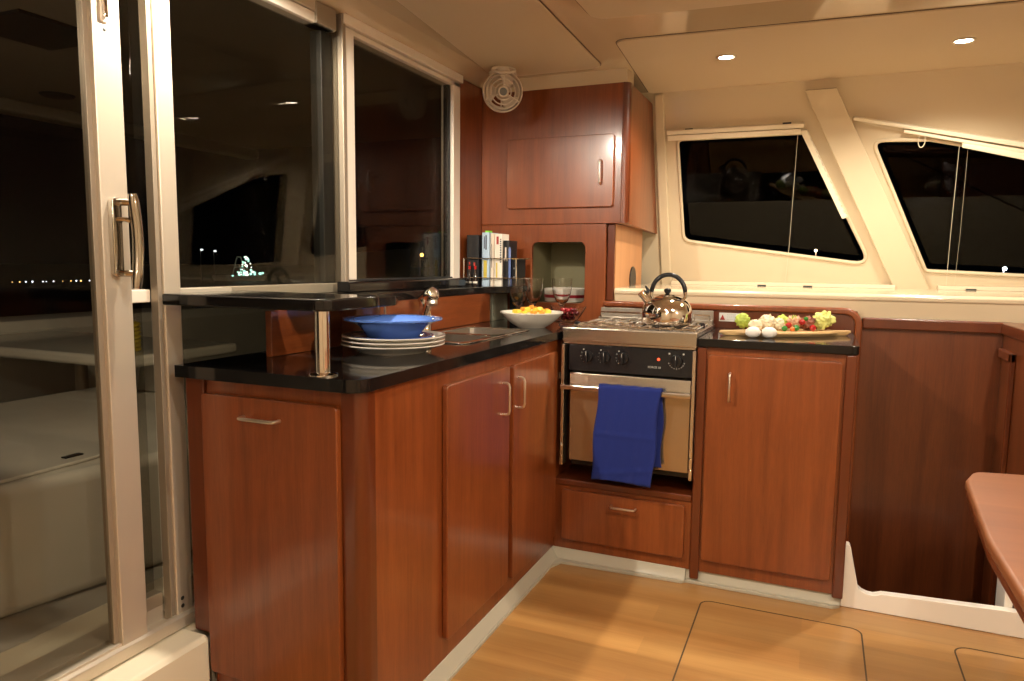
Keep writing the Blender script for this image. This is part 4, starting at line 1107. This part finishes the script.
obj('roof', MB().box(-4.9, -1.70, -2.0, 5.0, 2.20, 2.28), 'hardtop', ht, .01)
obj('roof_beam', MB().box(-4.7, -4.55, -2.0, 5.0, 2.12, 2.20), 'hardtop', ht, .02)
obj('loudspeaker', MB().lathe([(0, -.012), (.06, -.014), (.085, -.010), (.095, 0), (0, 0)], (-4.2, 2.95, 2.20), 36), 'rubber_grey', ht)
obj('roof_frame', MB().box(-3.3, -2.9, 1.9, 2.3, 2.185, 2.20), 'rubber', ht, .005)
struct('ground', MB().box(-300, 60, -200, 300, -1.2, -1.1), 'water', origin=(0, 0, -1.2))
bpy.data.objects['ground'].name = 'sea'; s_ = bpy.data.objects['sea']
# lamps out on the water seen through the hull windows
for (x, z, r, m_, lab) in ((-.45, 2.47, .10, 'shore_far_warm', 'warm lamp shining through the lower right of the window behind the stove'), (11.8, 1.2, .11, 'shore_far_white', 'white lamp shining through the foot of the right-hand hull window')):
    o = thing('anchor_lamp', lab, 'lamp', (x, 60, -1.1), 'lamps beyond the hull windows')
    obj('bulb', MB().ball((x, 60, z), r, (1, 1, 1), 8, 6), m_, o)
    obj('mast', MB().tube([(x, 60.3, -1.1), (x, 60.3, z)], .04, 6), 'dock_grey', o)
# shore lights
lights = []
for i in range(18):
    y = (35.4 + i * .62 + random.uniform(-.25, .25)) / 2
    m_ = random.choice(['shore_white', 'shore_white', 'shore_amber'])
    lights.append((y * 2, random.uniform(.032, .075), m_))
for (y, r, m_) in lights:
    o = obj('shore_lamp', MB().ball((-60, y, -.70), r, (1, 1, 1), 8, 6), m_, None)
    tag(o, 'tiny lamp of the far shore seen through the glass', 'lamp', 'lamps along the far shore')
sh = thing('lit_ship', 'brightly lit vessel with a tower far across the water', 'ship', (-60, 62, -1.1))
obj('hull', MB().prism([(59.5, -1.05), (65.0, -1.05), (65.4, -.45), (59.2, -.45)], 'x', -61, -59), 'dock_grey', sh)
mb = MB()
for (a, b) in (((61.2, -.4), (61.9, 1.6)), ((63.3, -.4), (62.5, 1.6)), ((61.9, 1.6), (62.5, 1.6)), ((61.5, .5), (62.9, .5))): mb.tube([(-60, a[0], a[1]), (-60, b[0], b[1])], .06, 6)
obj('tower', mb, 'dock_grey', sh)
rs = random.Random(4)
for i in range(46):
    t = rs.random() ** 1.5; z = -.35 + 1.95 * t; hw = 1.15 * (1 - t) + .35
    y = 62.2 + rs.uniform(-hw, hw) * (1 if rs.random() < .5 else .8)
    obj('deck_lamp', MB().ball((-59, y, z), rs.uniform(.06, .14) * (1.25 if z < .2 else 1), (1, 1, .9), 8, 6), rs.choice(['ship_white', 'ship_glow', 'ship_glow']), sh)
for y, z, r in ((64.4, -.25, .2), (64.8, -.2, .16), (60.2, -.45, .12)): obj('deck_lamp', MB().ball((-59, y, z), r, (1, 1, .8), 8, 6), 'ship_glow', sh)
for (y, z) in ((57.0, 2.3), (58.8, 2.2)):
    o = thing('mooring_lamp', 'white harbour lamp left of the lit ship', 'lamp', (-60, y, -1.1), 'harbour lamps left of the ship')
    obj('bulb', MB().ball((-60, y, z), .16, (1, 1, .7), 8, 6), 'shore_white', o)
    obj('mast', MB().tube([(-60.2, y, -1.1), (-60.2, y, z)], .04, 6), 'dock_grey', o)
sl = thing('street_lamp', 'orange street lamp on the quay beyond the galley window', 'lamp', (-40, 68.3, -1.1))
obj('bulb', MB().ball((-40, 68.3, 2.02), .20, (1, 1, 1), 12, 8), 'street_glow', sl)
obj('pole', MB().tube([(-40.2, 68.3, -1.1), (-40.2, 68.3, 1.95)], .07, 8), 'dock_grey', sl)
for (x, y, z, r, m_) in ((-40, 55.2, 3.1, .07, 'shore_amber'), (-38, 52.9, 1.13, .07, 'shore_amber'), (-38, 55.2, 1.2, .08, 'shore_white')):
    o = thing('quay_lamp', 'small lamp on the quay beyond the galley window', 'lamp', (x, y, -1.1), 'small lamps on the quay')
    obj('bulb', MB().ball((x, y, z), r, (1, 1, 1), 8, 6), m_, o)
    obj('pole', MB().tube([(x - .1, y, -1.1), (x - .1, y, z)], .03, 6), 'dock_grey', o)
tag(obj('boat_canopy', MB().prism([(12.6, -1.1), (15.5, -1.1), (15.5, 1.56), (12.6, 1.38)], 'x', -9.7, -9.4), 'cockpit_gel_dull', None), 'grey sloping boat canopy dimly visible through the galley window', 'canopy')

def light(kind, loc, energy, col, size=.05, rot=None, **kw):
    ld = bpy.data.lights.new('lamp_or_fill_light', kind); ld.energy = energy; ld.color = col
    if kind == 'POINT': ld.shadow_soft_size = size
    if kind == 'AREA': ld.size = size
    for k, v in kw.items(): setattr(ld, k, v)
    o = bpy.data.objects.new('lamp_or_fill_light', ld); COL.objects.link(o); o.location = loc
    if rot: o.rotation_euler = rot
    return o
light('POINT', (-6.5, 9.5, 3.2), 22.0, (1., .8, .6), .1)  # added light without a fixture, makes the boat canopy visible
light('POINT', (-2.75, .5, 2.05), 9.0, (1., .86, .68), .05)  # added fill under the hardtop, no fixture, brightens the cockpit bench

# ------------------------------------------------------------------ world, camera, view
w = bpy.data.worlds.new('night'); scene.world = w; w.use_nodes = True
bgn = w.node_tree.nodes['Background']; bgn.inputs[0].default_value = (.35, .45, .6, 1); bgn.inputs[1].default_value = .0006

f, yw, pt, rl = 717.24, .40435, .10755, .01025
fwd = Vector((-sin(yw) * cos(pt), cos(yw) * cos(pt), -sin(pt))); right = Vector((cos(yw), sin(yw), 0)); up = right.cross(fwd)
R3 = cos(rl) * right + sin(rl) * up; U3 = -sin(rl) * right + cos(rl) * up
cam = bpy.data.cameras.new('camera'); co_ = bpy.data.objects.new('camera', cam); COL.objects.link(co_)
co_.matrix_world = Matrix(((R3.x, U3.x, -fwd.x, 0), (R3.y, U3.y, -fwd.y, 0), (R3.z, U3.z, -fwd.z, 1.24), (0, 0, 0, 1)))
cam.sensor_width = 36; cam.lens = f / 1024 * 36; cam.clip_start = .02; cam.clip_end = 1000
scene.camera = co_
vs = scene.view_settings
vs.view_transform = 'Standard'; vs.look = 'None'; vs.gamma = 1; vs.use_curve_mapping = False; vs.exposure = .76
scene.cycles.use_denoising = True
scene.cycles.max_bounces = 10; scene.cycles.transparent_max_bounces = 16
scene.cycles.sample_clamp_indirect = 6.
